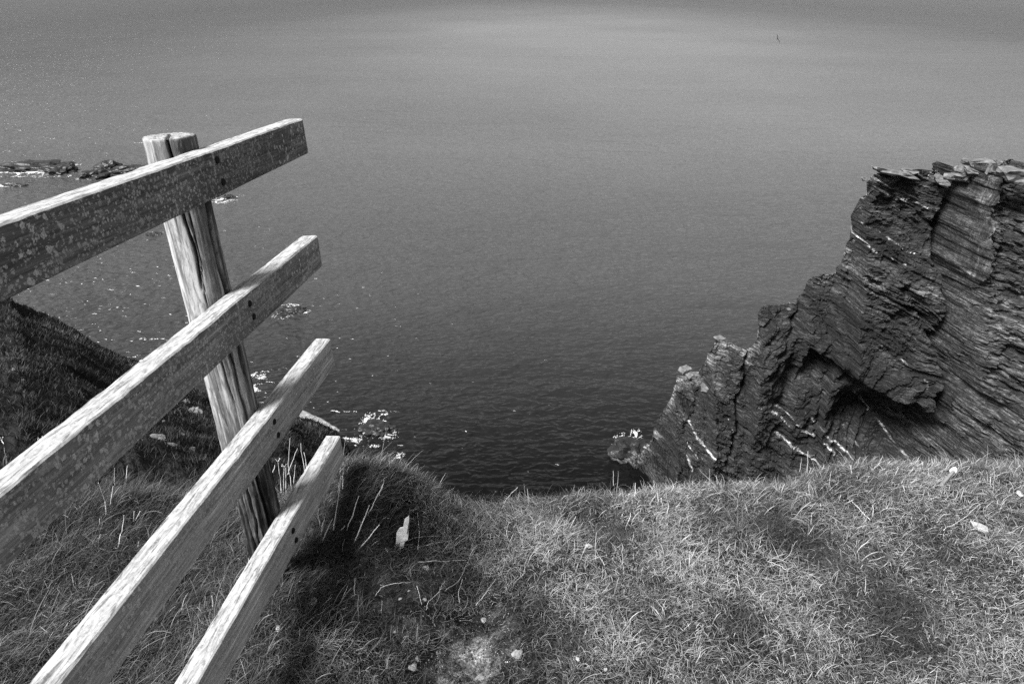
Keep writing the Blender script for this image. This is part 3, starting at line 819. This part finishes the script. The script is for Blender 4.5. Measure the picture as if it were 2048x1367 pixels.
def patches(x, y):  # straw and dark grass patches; shade of hummock face and dip put in too
    v = 0
    for (u, w, rad, a) in ((1060, 1070, .13, .9), (1160, 1160, .07, .8), (1235, 1285, .09, .8), (1390, 1120, .16, .5), (1330, 1010, .14, .45), (1700, 1070, .13, .6), (1560, 1190, .12, .5), (1420, 1230, .09, .35),
                           (1960, 1110, .10, .4), (640, 1290, .08, .7), (1225, 1035, .10, -1.2), (770, 1020, .16, -.9), (1010, 1040, .08, -.4), (1540, 1085, .08, -.5), (1860, 1110, .13, -.7), (1480, 1240, .10, -.6), (1150, 1240, .08, -.5), (1250, 1330, .10, -.4), (1800, 1260, .16, -.45), (740, 1130, .2, -.6), (620, 1150, .15, -.4), (1640, 1130, .09, -.4)):
        c = on_z(u, w, 0.0)
        rad = rad * 0.9; a = a * 1.25
        v = v + a * np.exp(-((x - c[0]) ** 2 + (y - c[1]) ** 2) / rad ** 2)
    return v
def turf():
    x, y = scatter(150000, 0.85, 0.22)
    b = bare(x, y)
    k = rng.random(len(x)) > b * 0.62
    x, y, b = x[k], y[k], b[k]; n = len(x)
    z = ground_z(x, y) - 0.003
    straw = fbm(x * 3.0 + 5, y * 3.0, 0, 640, 3, 0.6); st2 = fbm(x * 14, y * 14, 0, 641, 2)
    longz = smooth(-0.35, -0.9, x) + 0.6 * smooth(-0.25, 0.02, y - edge_y(x)) * smooth(.5, -.1, x) + 0.35 * smooth(-0.25, 0.05, y - edge_y(x))
    L = rng.uniform(0.016, 0.044, n) * (1 + 0.9 * np.clip(longz, 0, 1.3)) * (1 - 0.5 * b) * (1 + 0.35 * straw)
    # blades comb in drifting directions
    ang = 2.6 * fbm(x * 1.3, y * 1.3, 0, 642, 2) + 1.4 * fbm(x * 5, y * 5, 0, 645, 2) - 0.9
    phi = ang + rng.normal(0, 1.0, n)
    V, Q, bi, kk = ribbons(np.stack([x, y, z], 1), phi, rng.uniform(0.15, 1.0, n), rng.uniform(0.4, 2.9, n), L, rng.uniform(0.0011, 0.0028, n), 3, 0.25, rng.normal(0, 0.9, n))
    frac = np.clip(0.29 + 0.10 * smooth(0, .4, x) + 0.85 * patches(x, y) + 1.0 * straw + 0.3 * st2 + 0.10 * smooth(-0.3, 0.5, x) - 0.1 * b - 0.40 * smooth(-0.3, -0.7, x), 0.05, 0.92)
    dry = rng.random(n) < frac
    tone = np.where(dry, 0.25 + 0.75 * rng.random(n) ** 1.3, 0.0 + 0.13 * rng.random(n))
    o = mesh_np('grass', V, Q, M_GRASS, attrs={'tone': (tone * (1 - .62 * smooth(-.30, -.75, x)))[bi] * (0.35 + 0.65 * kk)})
    tag(o, 'short curly half-dry turf covering the cliff top', 'grass', kind='stuff')

def tussock():
    # longer combed grass: left of the fence, the hummock, the rim
    n = 30000
    x, y = scatter(n * 3, 0.95, 0.30)
    e = y - edge_y(x)
    w = 0.9 * smooth(-0.45, -0.8, x) + 0.8 * smooth(-0.45, -0.1, e) * smooth(0.2, -0.2, x) + 0.85 * smooth(-0.20, 0.0, e) + 0.35 * np.exp(-((x - .15) ** 2 + (y - 1.68) ** 2) / .05) + 0.9 * np.exp(-((x + .73) ** 2 + (y - 1.40) ** 2) / .02) + 0.03
    cl = smooth(-0.25, 0.3, fbm(x * 6, y * 6, 0, 650, 3))
    k = (rng.random(len(x)) < w * (0.15 + 0.85 * cl)) & (rng.random(len(x)) > bare(x, y))
    x, y, e = x[k], y[k], e[k]; n = len(x)
    z = ground_z(x, y) - 0.004
    L = rng.uniform(0.035, 0.10, n) * (0.65 + 0.45 * smooth(-0.2, -0.8, x)) * np.where(rng.random(n) < .07, 1.7, 1)
    ang = 1.8 * fbm(x * 1.6 + 9, y * 1.6, 0, 652, 2) + 0.25
    phi = ang + rng.normal(0, 0.55, n)
    V, Q, bi, kk = ribbons(np.stack([x, y, z], 1), phi, rng.uniform(0.2, 0.8, n), rng.uniform(0.5, 1.6, n), L, rng.uniform(0.0015, 0.0030, n), 5, 0.2, rng.normal(0, 0.5, n))
    dry = rng.random(n) < 0.27 + 0.35 * patches(x, y) + 0.25 * fbm(x * 5, y * 5, 0, 655, 2)
    tone = np.where(dry, rng.uniform(0.3, 0.85, n), rng.uniform(0.03, 0.2, n))
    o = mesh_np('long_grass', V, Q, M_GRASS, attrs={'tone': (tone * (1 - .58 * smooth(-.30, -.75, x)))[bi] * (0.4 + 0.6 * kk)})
    tag(o, 'longer combed dark grass under the fence and along the rim', 'grass', kind='stuff')
turf(); tussock()

def tufts():
    # matted tufts of longer blades growing out of single crowns
    nc = 900
    cx, cy = scatter(nc * 4, 0.95, 0.12)
    e = cy - edge_y(cx)
    w = 0.22 + 0.5 * np.clip(patches(cx, cy), 0, 1) + 0.55 * smooth(-0.15, 0.0, e) + 0.25 * smooth(-.4, -.8, cx)
    k = (rng.random(len(cx)) < w) & (bare(cx, cy) < 0.45)
    cx, cy = cx[k][:nc], cy[k][:nc]; nc = len(cx)
    size = rng.uniform(0.4, 1.25, nc); cnt = (rng.uniform(14, 46, nc) * size).astype(int)
    t = np.repeat(np.arange(nc), cnt); n = len(t)
    lean = rng.uniform(0, 6.28, nc); a = rng.uniform(0, 6.28, n); rr = 0.012 * size[t] * np.sqrt(rng.random(n))
    x = cx[t] + rr * np.cos(a); y = cy[t] + rr * np.sin(a); z = ground_z(x, y) - .004
    phi = np.where(rng.random(n) < .55, a, lean[t] + rng.normal(0, .5, n))
    L = rng.uniform(.022, .068, n) * (.6 + .5 * size[t]); L = L * np.where(rng.random(n) < .06, 1.6, 1)
    V, Q, bi, kk = ribbons(np.stack([x, y, z], 1), phi, rng.uniform(.05, .8, n), rng.uniform(.5, 2.6, n), L, rng.uniform(.0012, .003, n), 5, .18, rng.normal(0, .7, n))
    br = np.clip(.30 + .7 * patches(cx, cy) + rng.normal(0, .22, nc) - .25 * smooth(-.3, -.7, cx), .05, .95)
    tone = np.where(rng.random(n) < br[t], .3 + .7 * rng.random(n), .03 + .15 * rng.random(n))
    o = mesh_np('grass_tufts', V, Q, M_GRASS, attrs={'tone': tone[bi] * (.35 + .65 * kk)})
    tag(o, 'matted half-dead tufts standing out of the short turf', 'grass', kind='stuff')
tufts()

def thatch():
    # fine dead tangle lying through the turf
    x, y = scatter(52000, 0.85, 0.15)
    k = rng.random(len(x)) > bare(x, y) * 0.55
    x, y = x[k], y[k]; n = len(x)
    z = ground_z(x, y) + rng.uniform(0.002, 0.022, n)
    V, Q, bi, kk = ribbons(np.stack([x, y, z], 1), rng.uniform(0, 6.28, n), rng.uniform(0.9, 1.7, n), rng.uniform(-.5, .9, n), rng.uniform(.018, .07, n), rng.uniform(.0006, .0014, n), 4, .4, rng.normal(0, 1.6, n))
    b = np.clip(.36 + .6 * patches(x, y) + .6 * fbm(x * 5, y * 5, 0, 660, 3), .1, 1)
    tone = (.15 + .75 * rng.random(n)) * b * (1 - .4 * smooth(-.35, -.75, x))
    o = mesh_np('thatch', V, Q, M_GRASS, attrs={'tone': tone[bi]})
    tag(o, 'fine dead grass tangled through the turf', 'grass', kind='stuff')
thatch()

# ------------------------------------------------------------------ dry stalks and twigs
def tube(points, r0, r1, sides=5):
    pts = [Vector(p) for p in points]
    bm = bmesh.new(); rings = []
    for i, p in enumerate(pts):
        t = (pts[min(i + 1, len(pts) - 1)] - pts[max(i - 1, 0)]).normalized()
        a = t.cross(Vector((0.3, 0.2, 1))).normalized() if abs(t.z) < 0.95 else t.cross(Vector((1, 0, 0))).normalized()
        b = t.cross(a); r = r0 + (r1 - r0) * i / (len(pts) - 1)
        rings.append([bm.verts.new(p + (a * math.cos(2 * math.pi * k / sides) + b * math.sin(2 * math.pi * k / sides)) * r) for k in range(sides)])
    for A, B in zip(rings[:-1], rings[1:]):
        for k in range(sides): bm.faces.new((A[k], A[(k + 1) % sides], B[(k + 1) % sides], B[k]))
    bm.faces.new(rings[0][::-1]); bm.faces.new(rings[-1])
    return bm

def hit_ground(u, v):
    d = ray(u, v); s = np.linspace(0.9, 4.2, 1200) / d[1]
    P = CAM + d * s[:, None]
    g = ground_z(P[:, 0], P[:, 1])
    k = np.argmax(P[:, 2] < g)
    return P[k] if (P[:, 2] < g).any() else P[700]

def curve(pts, jit=0.002, sub=4):
    out = []
    for a, b in zip(pts[:-1], pts[1:]):
        for i in range(sub): out.append(a + (b - a) * i / sub + rng.normal(0, jit, 3) * (1 if i else 0))
    out.append(pts[-1])
    return out

def stalk(px, label, group, r=0.0013, cat='dry stalk', head=False, lying=False):
    base = hit_ground(*px[0])
    if not lying: r = r * 1.12
    if lying: pts = [hit_ground(*p) + [0, 0, 0.014] for p in px]
    else: pts = [base + [0, 0, -0.02]] + [on_y(u, v, base[1] + rng.uniform(-.03, .03)) for u, v in px[1:]]
    if not lying: pts[0] = base - (pts[1] - base) * 0.08
    # measure everything from the foot, so that the object stands where its foot stands
    o = obj_bm('dry_twig' if lying else 'dry_stalk', tube([p - base for p in curve(pts, 0.0012)], r, r * 0.55), M_STALK)
    o.location = base
    tag(o, label, cat, group)
    if head:
        tip = pts[-1] - base
        for k in range(7):
            a = rng.uniform(0, 6.28); q = tip + np.array([math.cos(a) * .012, math.sin(a) * .012, .008 + rng.uniform(0, .006)])
            bm = tube([tip - [0, 0, .002], q], 0.0005, 0.0005, 3)
            bmesh.ops.create_icosphere(bm, subdivisions=1, radius=0.0019, matrix=Matrix.Translation(Vector(q)))
            obj_bm('flower_head', bm, M_STALK, parent=o)
    return o

def zz(ox, oy, k, *pts): return [(ox + x / k, oy + y / k) for x, y in pts]
A_ = lambda *p: zz(600, 900, 2.926, *p)
B_ = lambda *p: zz(340, 660, 3.938, *p)
C_ = lambda *p: zz(0, 900, 2.926, *p)
D_ = lambda *p: zz(1300, 900, 2.738, *p)
ORD = ['leftmost', 'second from left', 'third from left', 'fourth from left', 'fifth from left', 'sixth from left', 'seventh from left', 'eighth from left', 'ninth from left', 'tenth from left', 'eleventh from left']
def ordered(lst, phrase):
    lst = sorted(lst, key=lambda p: p[0][0])
    return [(p, (ORD[i] if i < len(lst) - 1 else 'rightmost') + ' of the ' + phrase) for i, p in enumerate(lst)]
for p, lab in ordered([A_((1340,345),(1330,225)), A_((1170,370),(1210,280),(1275,215)), A_((1030,430),(1027,350)), A_((1095,420),(1093,340)), A_((990,450),(990,400)), A_((1420,380),(1418,315)),
          A_((1900,340),(1893,270)), A_((1835,200),(1833,120)), A_((1890,430),(1886,370)), A_((1905,470),(1935,365)), A_((1960,280),(1962,190))], 'thin dry stalks standing on the grassy rim in the middle'):
    stalk(p, lab, 'dry stalks on the rim')
for p, lab in ordered([A_((400,380),(430,310),(485,210)), A_((315,540),(405,320)), A_((275,470),(345,265)), A_((350,570),(465,435)), A_((125,540),(190,400)), A_((195,470),(240,150)), A_((245,470),(262,440)),
          A_((120,500),(150,370))], 'dry leaning stalks on the hummock right of the lowest rail'):
    stalk(p, lab, 'leaning stalks on the hummock', 0.0017)
for p, lab in ordered([A_((1565,480),(1615,385)), A_((1605,600),(1605,525)), A_((1640,640),(1680,545)), A_((1895,720),(1890,640),(1885,550)), A_((1450,680),(1455,590)), A_((1725,650),(1735,480)),
          A_((475,950),(480,880)), A_((320,850),(322,750))], 'thin pale stalks standing in the turf mounds'):
    stalk(p, lab, 'stalks in the mound', 0.001)
for p, lab in ordered([B_((880,1310),(870,1200),(850,1030)), B_((890,1290),(900,1075)), B_((915,1280),(912,1080)), B_((960,1250),(930,1050),(945,850)), B_((930,1130),(945,1080),(1005,930)), B_((1060,1110),(1030,890)),
          B_((1075,1080),(1055,960)), B_((830,1270),(785,1120),(785,1020)), B_((975,1190),(987,1060)), B_((800,1150),(825,1060)), B_((890,1310),(800,1200),(755,1060))], 'pale stalks clustered right of the post foot'):
    stalk(p, lab, 'stalks right of the post', 0.0021, head=rng.random() < 0.35)
for p, lab in ordered([B_((1350,1180),(1375,1060),(1410,965)), B_((1360,1250),(1362,1090)), B_((1320,1280),(1345,1120)), B_((1630,1330),(1665,1240),(1685,1180))], 'thin stalks beside the end of the lowest rail'):
    stalk(p, lab, 'stalks by the lowest rail end', 0.0014)
for p, lab in ordered([D_((860,115),(865,5)), D_((325,215),(325,100)), D_((1100,150),(1100,80)), D_((820,110),(830,45)), D_((45,310),(40,230)), D_((70,320),(62,260)), D_((545,220),(600,170)), D_((1590,120),(1575,80)),
          D_((1220,370),(1218,300)), D_((105,330),(90,240))], 'thin dry stalks standing on the right-hand turf and rim'):
    stalk(p, lab, 'stalks on the right rim', 0.0012)
for p, lab in ordered([C_((625,410),(615,300),(575,190)), C_((645,340),(662,210)), C_((665,575),(690,570),(715,470),(725,380)), C_((740,160),(745,90)), C_((672,200),(670,105)), C_((785,440),(785,355)),
          C_((790,420),(820,355)), C_((580,460),(583,400)), C_((1250,950),(1240,850)), C_((40,65),(20,-40),(8,-60)), C_((245,-25),(240,-60))], 'pale stalks in the long grass on the left'):
    stalk(p, lab, 'stalks left of the post', 0.0018, head=p[0][1] < 930)
for p, lab in [(A_((740,950),(755,900),(815,845),(850,780)), 'curved pale twig lying in the worn hollow'), (A_((850,840),(930,780),(985,670)), 'twig slanting up right of the curved twig in the hollow'),
               (A_((1030,925),(1090,850),(1150,765)), 'straight twig lying right of the worn hollow'), (A_((935,910),(930,840),(950,770)), 'short upright twig in the middle of the hollow'),
               (A_((445,870),(480,820),(560,795),(650,790)), 'bent twig lying left of the hollow'), (A_((700,585),(790,560),(885,545)), 'lower of two twigs lying right of the pale slate'),
               (A_((620,545),(720,522),(860,518)), 'upper of two twigs lying right of the pale slate'), (A_((685,810),(715,920)), 'dark short twig beside the small stones'),
               (A_((690,600),(700,500),(688,380)), 'tall thin twig just right of the pale slate'), (A_((690,670),(820,665),(975,660)), 'long flat twig across the top of the hollow'),
               (A_((180,1125),(300,1130),(390,1135)), 'straight grey twig at lower left of the hollow'), (A_((1780,690),(1730,600)), 'short twig on the turf right of the mound'),
               (C_((265,935),(350,770),(445,610)), 'long straight stalk fallen over the grass at far left'), (C_((120,920),(200,800),(270,715)), 'second straight fallen stalk at far left'),
               (C_((60,685),(160,688),(270,710),(400,690),(570,650)), 'long bent fallen stalk at far left'), (C_((-10,780),(120,765),(285,748)), 'pale fallen stalk touching the left edge'),
               (C_((-10,838),(100,870),(212,905)), 'lowest fallen stalk touching the left edge'), (C_((-10,788),(160,830)), 'middle fallen stalk touching the left edge'),
               (C_((360,590),(400,650),(445,610)), 'forked twig tip beside the long straight stalk'), (C_((205,540),(260,510),(312,478)), 'short pale twig under the second rail'),
               (C_((400,690),(540,600),(600,590)), 'thin twig branching from the bent stalk'), (D_((1200,400),(1150,350),(1095,290)), 'thin twig lying on the right-hand turf'),
               (D_((640,625),(700,645),(740,670)), 'curled twig on the turf near the centre right'), (D_((1600,455),(1700,395),(1800,310)), 'pale splinter lying on the turf at right'),
               (D_((1190,625),(1280,598)), 'short grass stem lying on the right-hand turf')]:
    stalk(p, lab, 'fallen twigs and stalks', 0.0010, 'twig', lying=True)

def crumbs():
    n = 2600
    cx, cy = on_z(930, 1300, -.04)[:2]
    x = cx + rng.normal(0, .10, n); y = cy + rng.normal(0, .13, n)
    x[:700] = rng.uniform(-.7, .5, 700); y[:700] = rng.uniform(.95, 1.7, 700)
    k = bare(x, y) > 0.3; x, y = x[k], y[k]; n = len(x)
    r_ = rng.uniform(.0012, .0042, n) * rng.uniform(.6, 1.2, n); z = ground_z(x, y)
    base = np.array([[1, 0, -.4], [-.5, .87, -.4], [-.5, -.87, -.4], [0.1, 0, .8]])
    a = rng.uniform(0, 6.28, n)
    c_, s_ = np.cos(a)[:, None], np.sin(a)[:, None]
    bx = base[None, :, 0] * (.7 + .6 * rng.random((n, 4))); by = base[None, :, 1] * (.7 + .6 * rng.random((n, 4)))
    V = np.stack([x[:, None] + r_[:, None] * (bx * c_ - by * s_), y[:, None] + r_[:, None] * (bx * s_ + by * c_), z[:, None] + r_[:, None] * base[None, :, 2] + .0005], -1)
    f = np.array([[0, 1, 3], [1, 2, 3], [2, 0, 3]])
    o = mesh_np('soil_crumbs', V.reshape(-1, 3), (f[None] + 4 * np.arange(n)[:, None, None]).reshape(-1, 3), M_SOIL, attrs={'tone': np.repeat(rng.random(n) ** 1.5 * .8, 4)}, smooth_shade=False)
    tag(o, 'loose crumbs of pale earth and grit in the worn hollow', 'grit', kind='stuff')
crumbs()

# ------------------------------------------------------------------ stones, slate
for i, (u, v, s, sq, lab) in enumerate([(826, 1336, .016, .6, 'pale squarish stone near the bottom edge in the hollow'), (834, 1318, .009, .8, 'small pale stone just above the squarish one'),
        (1036, 1308, .022, .5, 'long pale stone at the right side of the worn patch'), (958, 1357, .018, .4, 'flat pale stone at the bottom edge of the worn patch'),
        (852, 1137, .016, .5, 'pale wedge stone below the slate'), (818, 1182, .006, .7, 'tiny pebble above the middle of the hollow'), (801, 1198, .007, .7, 'small dull pebble left of the hollow'),
        (850, 1200, .008, .7, 'pebble beside the short upright twig'), (788, 1262, .010, .5, 'flat grey stone at the left of the hollow'), (776, 1325, .010, .5, 'thin grey stone left of the squarish stone'),
        (556, 1257, .013, .9, 'pale round stone under the lowest rail'), (1178, 1099, .014, .3, 'flat grey stone behind the turf mound'), (1955, 1060, .028, .16, 'smooth white flat stone on the turf at far right'),
        (2036, 994, .018, .3, 'white flat stone at the right edge of the turf'), (624, 1205, .022, .6, 'dark earthy clod beside the lowest rail foot'), (1155, 1325, .008, .7, 'tiny pale stone in the turf at lower centre'),
        (1210, 1345, .007, .7, 'tiny grey stone at the bottom edge right of the worn patch'), (968, 1240, .012, .4, 'flat dull stone half buried at the top of the worn patch')]):
    p = hit_ground(u, v)
    o = blocky('stone', M_STONE, (s * .95, s * .7, s * sq * .8), 700 + i, sub=2, jag=.7)
    o.location = p + [0, 0, s * sq * 0.15 + .002 + (.014 if u > 1100 else 0)]; o.rotation_euler = (0.15, 0.1, random.uniform(-1, 1) if s != .022 else 0.9)
    tag(o, lab, 'stone', 'stones on the cliff top')

def slate():
    foot = hit_ground(800, 1096)
    pts = [(558,560),(562,490),(578,468),(600,462),(606,420),(632,398),(634,420),(622,490),(632,500),(628,525),(612,535),(604,570),(580,580)]
    P = [on_y(600 + x / 2.926, 900 + y / 2.926, foot[1]) - foot for x, y in pts]
    bm = bmesh.new()
    f = [bm.verts.new((p[0], 0.0 + 0.1 * p[2], p[2])) for p in P]; b = [bm.verts.new((p[0], 0.007 + 0.1 * p[2], p[2])) for p in P]
    n = len(P); bm.faces.new(f); bm.faces.new(b[::-1])
    for i in range(n): bm.faces.new((f[i], b[i], b[(i + 1) % n], f[(i + 1) % n]))
    bmesh.ops.triangulate(bm, faces=bm.faces[:])
    o = obj_bm('slate', bm, mat_simple('pale_slate', 0.6, 0.8, 60, 0.3, 0.002)); o.location = foot + [0, 0, -0.0]
    o.rotation_euler = (0.0, 0, -0.12)
    tag(o, 'jagged pale slate shard standing upright in the grass right of the fence', 'slate')
slate()
def stick():
    a = hit_ground(1878, 982) + [0, 0, .025]; b = hit_ground(1899, 962) + [0, 0, .045]
    o = obj_bm('stick', tube([(0, 0, 0), (b - a) * .5, b - a], .006, .005, 7), mat_simple('grey_stick', 0.18, 0.8, 150, 0.4)); o.location = a
    tag(o, 'short grey stick with a bright broken white tip on the right-hand turf', 'stick')
    d = (b - a) / np.linalg.norm(b - a)
    bm = bmesh.new(); bmesh.ops.create_icosphere(bm, subdivisions=2, radius=.011)
    for v in bm.verts: v.co = Vector((v.co.x * (.8 + .5 * random.random()), v.co.y * .6, v.co.z * (1 + .5 * random.random())))
    bmesh.ops.translate(bm, verts=bm.verts[:], vec=Vector(b - a + d * .004))
    t = obj_bm('broken_tip', bm, mat_simple('fresh_break', 0.85, 0.6, 150, 0.05), parent=o)
stick()

# ------------------------------------------------------------------ the fence
FM = Matrix(((0.9953, 0.0886, -0.0392), (-0.0865, 0.9949, 0.0521), (0.0436, -0.0485, 0.9979)))
fence = bpy.data.objects.new('fence', None)
COL.objects.link(fence)
fence.empty_display_size = 0.2
tag(fence, 'weathered wooden fence with four lichen-spotted rails on a round post at the cliff edge', 'fence')
o_f = Vector((-0.611, 2.068, -0.356 + 1.6))
fm4 = FM.to_4x4(); fm4.translation = o_f
FOOT = Vector((-0.117, -0.52, -1.30))                 # fence coordinates of the post's foot
fence.matrix_world = fm4 @ Matrix.Translation(FOOT)

TH, BH = 0.0509, 0.100
def rail(z, end, seed):
    n = 150; L = 3.1
    ys = end - L * (np.linspace(0, 1, n) ** 1.0)
    # cross-section with softly worn corners
    c = 0.003
    sec = [(-c, 0), (-TH + c, 0), (-TH + .001, -.001), (-TH, -c), (-TH, -BH + c), (-TH + c, -BH), (-c, -BH), (0, -BH + c), (0, -BH * .75), (0, -BH * .5), (0, -BH * .25), (0, -c), (-.001, -.001)]
    sec = [(0 - c * 1.3, 0), (-TH * .35, .0), (-TH * .65, 0), (-TH + c, 0), (-TH, -c), (-TH, -BH + c), (-TH + c, -BH), (-c, -BH), (0, -BH + c), (0, -BH * .66), (0, -BH * .33), (0, -c)]
    m = len(sec)
    V = np.zeros((n, m, 3))
    for j, (x, zz_) in enumerate(sec):
        V[:, j, 0] = x; V[:, j, 1] = ys; V[:, j, 2] = zz_
    wob = fbm(ys * 2.2, ys * 0, 0, seed, 3)
    V[:, :, 2] += (0.0022 * wob)[:, None]
    V[:, :, 0] += (0.0016 * fbm(ys * 1.7, ys * 0, 0, seed + 5, 2))[:, None]
    nz = fbm(V[..., 1] * 30, V[..., 2] * 90 + V[..., 0] * 90, 0, seed + 7, 3)
    ex = np.array([0.0034 if j in (0, 3, 4, 11) else 0.0005 for j in range(m)])
    V[..., 2] -= np.abs(nz) * ex[None]; V[..., 0] -= nz * ex[None] * 0.6
    V[0, :, 1] += 0.0025 * vnoise(V[0, :, 0] * 60, V[0, :, 2] * 60, 0, seed + 3)
    Q = []
    idx = np.arange(n * m).reshape(n, m)
    a = idx[:-1]; b = idx[1:]
    Q = np.stack([a, np.roll(a, -1, 1), np.roll(b, -1, 1), b], -1).reshape(-1, 4)
    me_o = mesh_np('rail', V.reshape(-1, 3) - [0, end, 0], Q, M_RAIL, smooth_shade=False)
    bm = bmesh.new(); bm.from_mesh(me_o.data); bm.verts.ensure_lookup_table()
    bm.faces.new([bm.verts[int(i)] for i in idx[0]][::-1]); bm.faces.new([bm.verts[int(i)] for i in idx[-1]])
    bmesh.ops.recalc_face_normals(bm, faces=bm.faces[:])
    bm.to_mesh(me_o.data); bm.free()
    tn = me_o.data.attributes.new('tone', 'FLOAT', 'POINT'); tn.data.foreach_set('value', np.full(len(me_o.data.vertices), {800: 0.08, 810: 0.4, 820: 0.9, 830: 1.0}[seed], np.float32))
    me_o.parent = fence
    me_o.location = Vector((0, end, z)) - FOOT
    return me_o
rails = [('top rail, widest-set and lightest spotted', 0, -0.000, (-.024, -.074), -.537), ('second rail from the top', -.342, -.035, (-.028, -.065), -.530),
         ('third rail from the top', -.677, -.069, (-.027, -.072), -.535), ('lowest rail', -1.015, -.122, (-.033, -.072), -.560)]
for i, (lab, z, e, bz, by) in enumerate(rails):
    r = rail(z, e, 800 + 10 * i)
    r['label'] = ['topmost grey plank rail with pale round lichens', 'second rail down, thick with lichen streaks', 'third rail down, paler face', 'lowest rail, closest to the grass'][i]
    for k, dz in enumerate(bz):
        bm = bmesh.new()
        bmesh.ops.create_cone(bm, cap_ends=True, segments=14, radius1=.0088, radius2=.0075, depth=.004, matrix=Matrix.Rotation(math.pi / 2, 4, 'Y'))
        o = obj_bm('bolt', bm, M_BOLT, parent=r)
        o.location = (0.0012, by + .006 * k - e, dz)

def post():
    na, nz_ = 150, 420
    a = np.linspace(0, 2 * math.pi, na, endpoint=False); zt = np.linspace(0.026, -1.60, nz_)
    Aa, Zz = np.meshgrid(a, zt, indexing='ij')
    r = 0.056 - 0.001 * smooth(0, -1.4, Zz) + 0.0025 * np.cos(2 * Aa + 0.5)
    ca, sa = np.cos(Aa), np.sin(Aa)
    low = smooth(-0.55, -1.1, Zz)
    r = r + 0.003 * fbm(ca * 1.6, sa * 1.6, Zz * 2.2, 900, 3) + (0.0018 + 0.008 * low) * fbm(ca * 11, sa * 11, Zz * 9, 901, 5, 0.7)
    pale = np.zeros_like(r); rot = np.zeros_like(r)
    # drying cracks: (angle, z top, z bottom, depth, width)
    cam_a = math.atan2(-2.02 + .52, .80 + .117)          # where the camera sits, seen from the post
    for (da, z0, z1, dp, wd, dr) in ((-0.12, .06, -.30, .022, .035, .05), (-0.62, .03, -.2, .008, .02, .02), (0.02, -.12, -.62, .007, .02, .06), (0.86, -.1, -.55, .017, .075, .12),
                                     (0.35, -.4, -1.0, .008, .03, .1), (-0.35, -.78, -1.1, .010, .05, -.1), (-0.75, -.80, -1.35, .026, .06, .22), (0.3, -.8, -1.4, .014, .04, .1), (0.75, -.7, -1.4, .012, .05, 0)):
        ang = cam_a + da + dr * (Zz - z0) + 0.16 * fbm(Zz * 9, Zz * 0, 0, 910 + int(da * 100), 3)
        dd = np.angle(np.exp(1j * (Aa - ang)))
        m_ = smooth(z0 + .01, z0 - .03, Zz) * smooth(z1 - .03, z1 + .03, Zz)
        g = np.exp(-(dd / wd) ** 2) * m_
        r = r - dp * g; rot = np.maximum(rot, g * (1.0 if dp > .006 else .7))
    dl = np.angle(np.exp(1j * (Aa - cam_a)))
    pale = smooth(-0.25, -0.9, dl) * smooth(-0.3, 0.3, fbm(Aa * 3, Zz * 2.2, 0, 920, 3) + .25) * smooth(-1.0, -.5, Zz) * 0.8  # light on the left side put into the colour, patchy, fading downwards
    wear = smooth(0.05, 0.3, fbm(Aa * 5, Zz * 3.5, 0, 921, 4)) * 0.7
    pale = np.clip(np.maximum(pale, wear) * (1 - .7 * low), 0, 1)
    rot = np.maximum(rot, low * (.55 + .6 * smooth(-.15, .25, fbm(Aa * 7, Zz * 6, 0, 925, 4))))
    X = -0.108 + r * ca; Y = -0.52 + r * sa
    V = np.stack([X, Y, Zz], -1)
    idx = np.arange(na * nz_).reshape(na, nz_)
    aN = np.roll(idx, -1, 0)
    Q = np.stack([idx[:, :-1], idx[:, 1:], aN[:, 1:], aN[:, :-1]], -1).reshape(-1, 4)
    # sawn top, rings stepping inwards
    nr = 22; Vc = []
    r0 = r[:, 0]
    for k in range(1, nr + 1):
        f = 1 - k / nr
        rr = r0 * f if k < nr else r0 * 0.0 + 1e-4
        x = -0.108 + rr * np.cos(a); y = -0.52 + rr * np.sin(a)
        crackd = np.exp(-(((x + .108) * math.sin(cam_a - .12) - (y + .52) * math.cos(cam_a - .12)) / .0028) ** 2) * smooth(-.035, 0.0, (x + .108) * math.cos(cam_a) + (y + .52) * math.sin(cam_a) + .02)
        z = 0.026 + 0.0028 * min(1, k * .8) + 0.002 * fbm(x * 60, y * 60, 0, 930, 3) + 0.0012 * vnoise(np.hypot(x + .108, y + .52) * 500, x * 5, 0, 931) - .012 * crackd
        Vc.append(np.stack([x, y, z], -1))
    Vc = np.concatenate(Vc); off = na * nz_
    rings = np.concatenate([idx[:, 0][None], off + np.arange(nr * na).reshape(nr, na)])
    Qc = np.stack([rings[:-1], np.roll(rings[:-1], -1, 1), np.roll(rings[1:], -1, 1), rings[1:]], -1).reshape(-1, 4)
    V = np.concatenate([V.reshape(-1, 3), Vc]) - np.array(FOOT)
    pale = np.concatenate([pale.ravel(), np.full(len(Vc), .55)]); rot = np.concatenate([rot.ravel(), np.zeros(len(Vc))])
    o = mesh_np('post', V, np.concatenate([Q, Qc]), M_POST, parent=fence, attrs={'pale': pale, 'rot': rot})
post()
print('tris', sum(len(o.data.polygons) * 2 for o in SC.objects if o.type == 'MESH'))
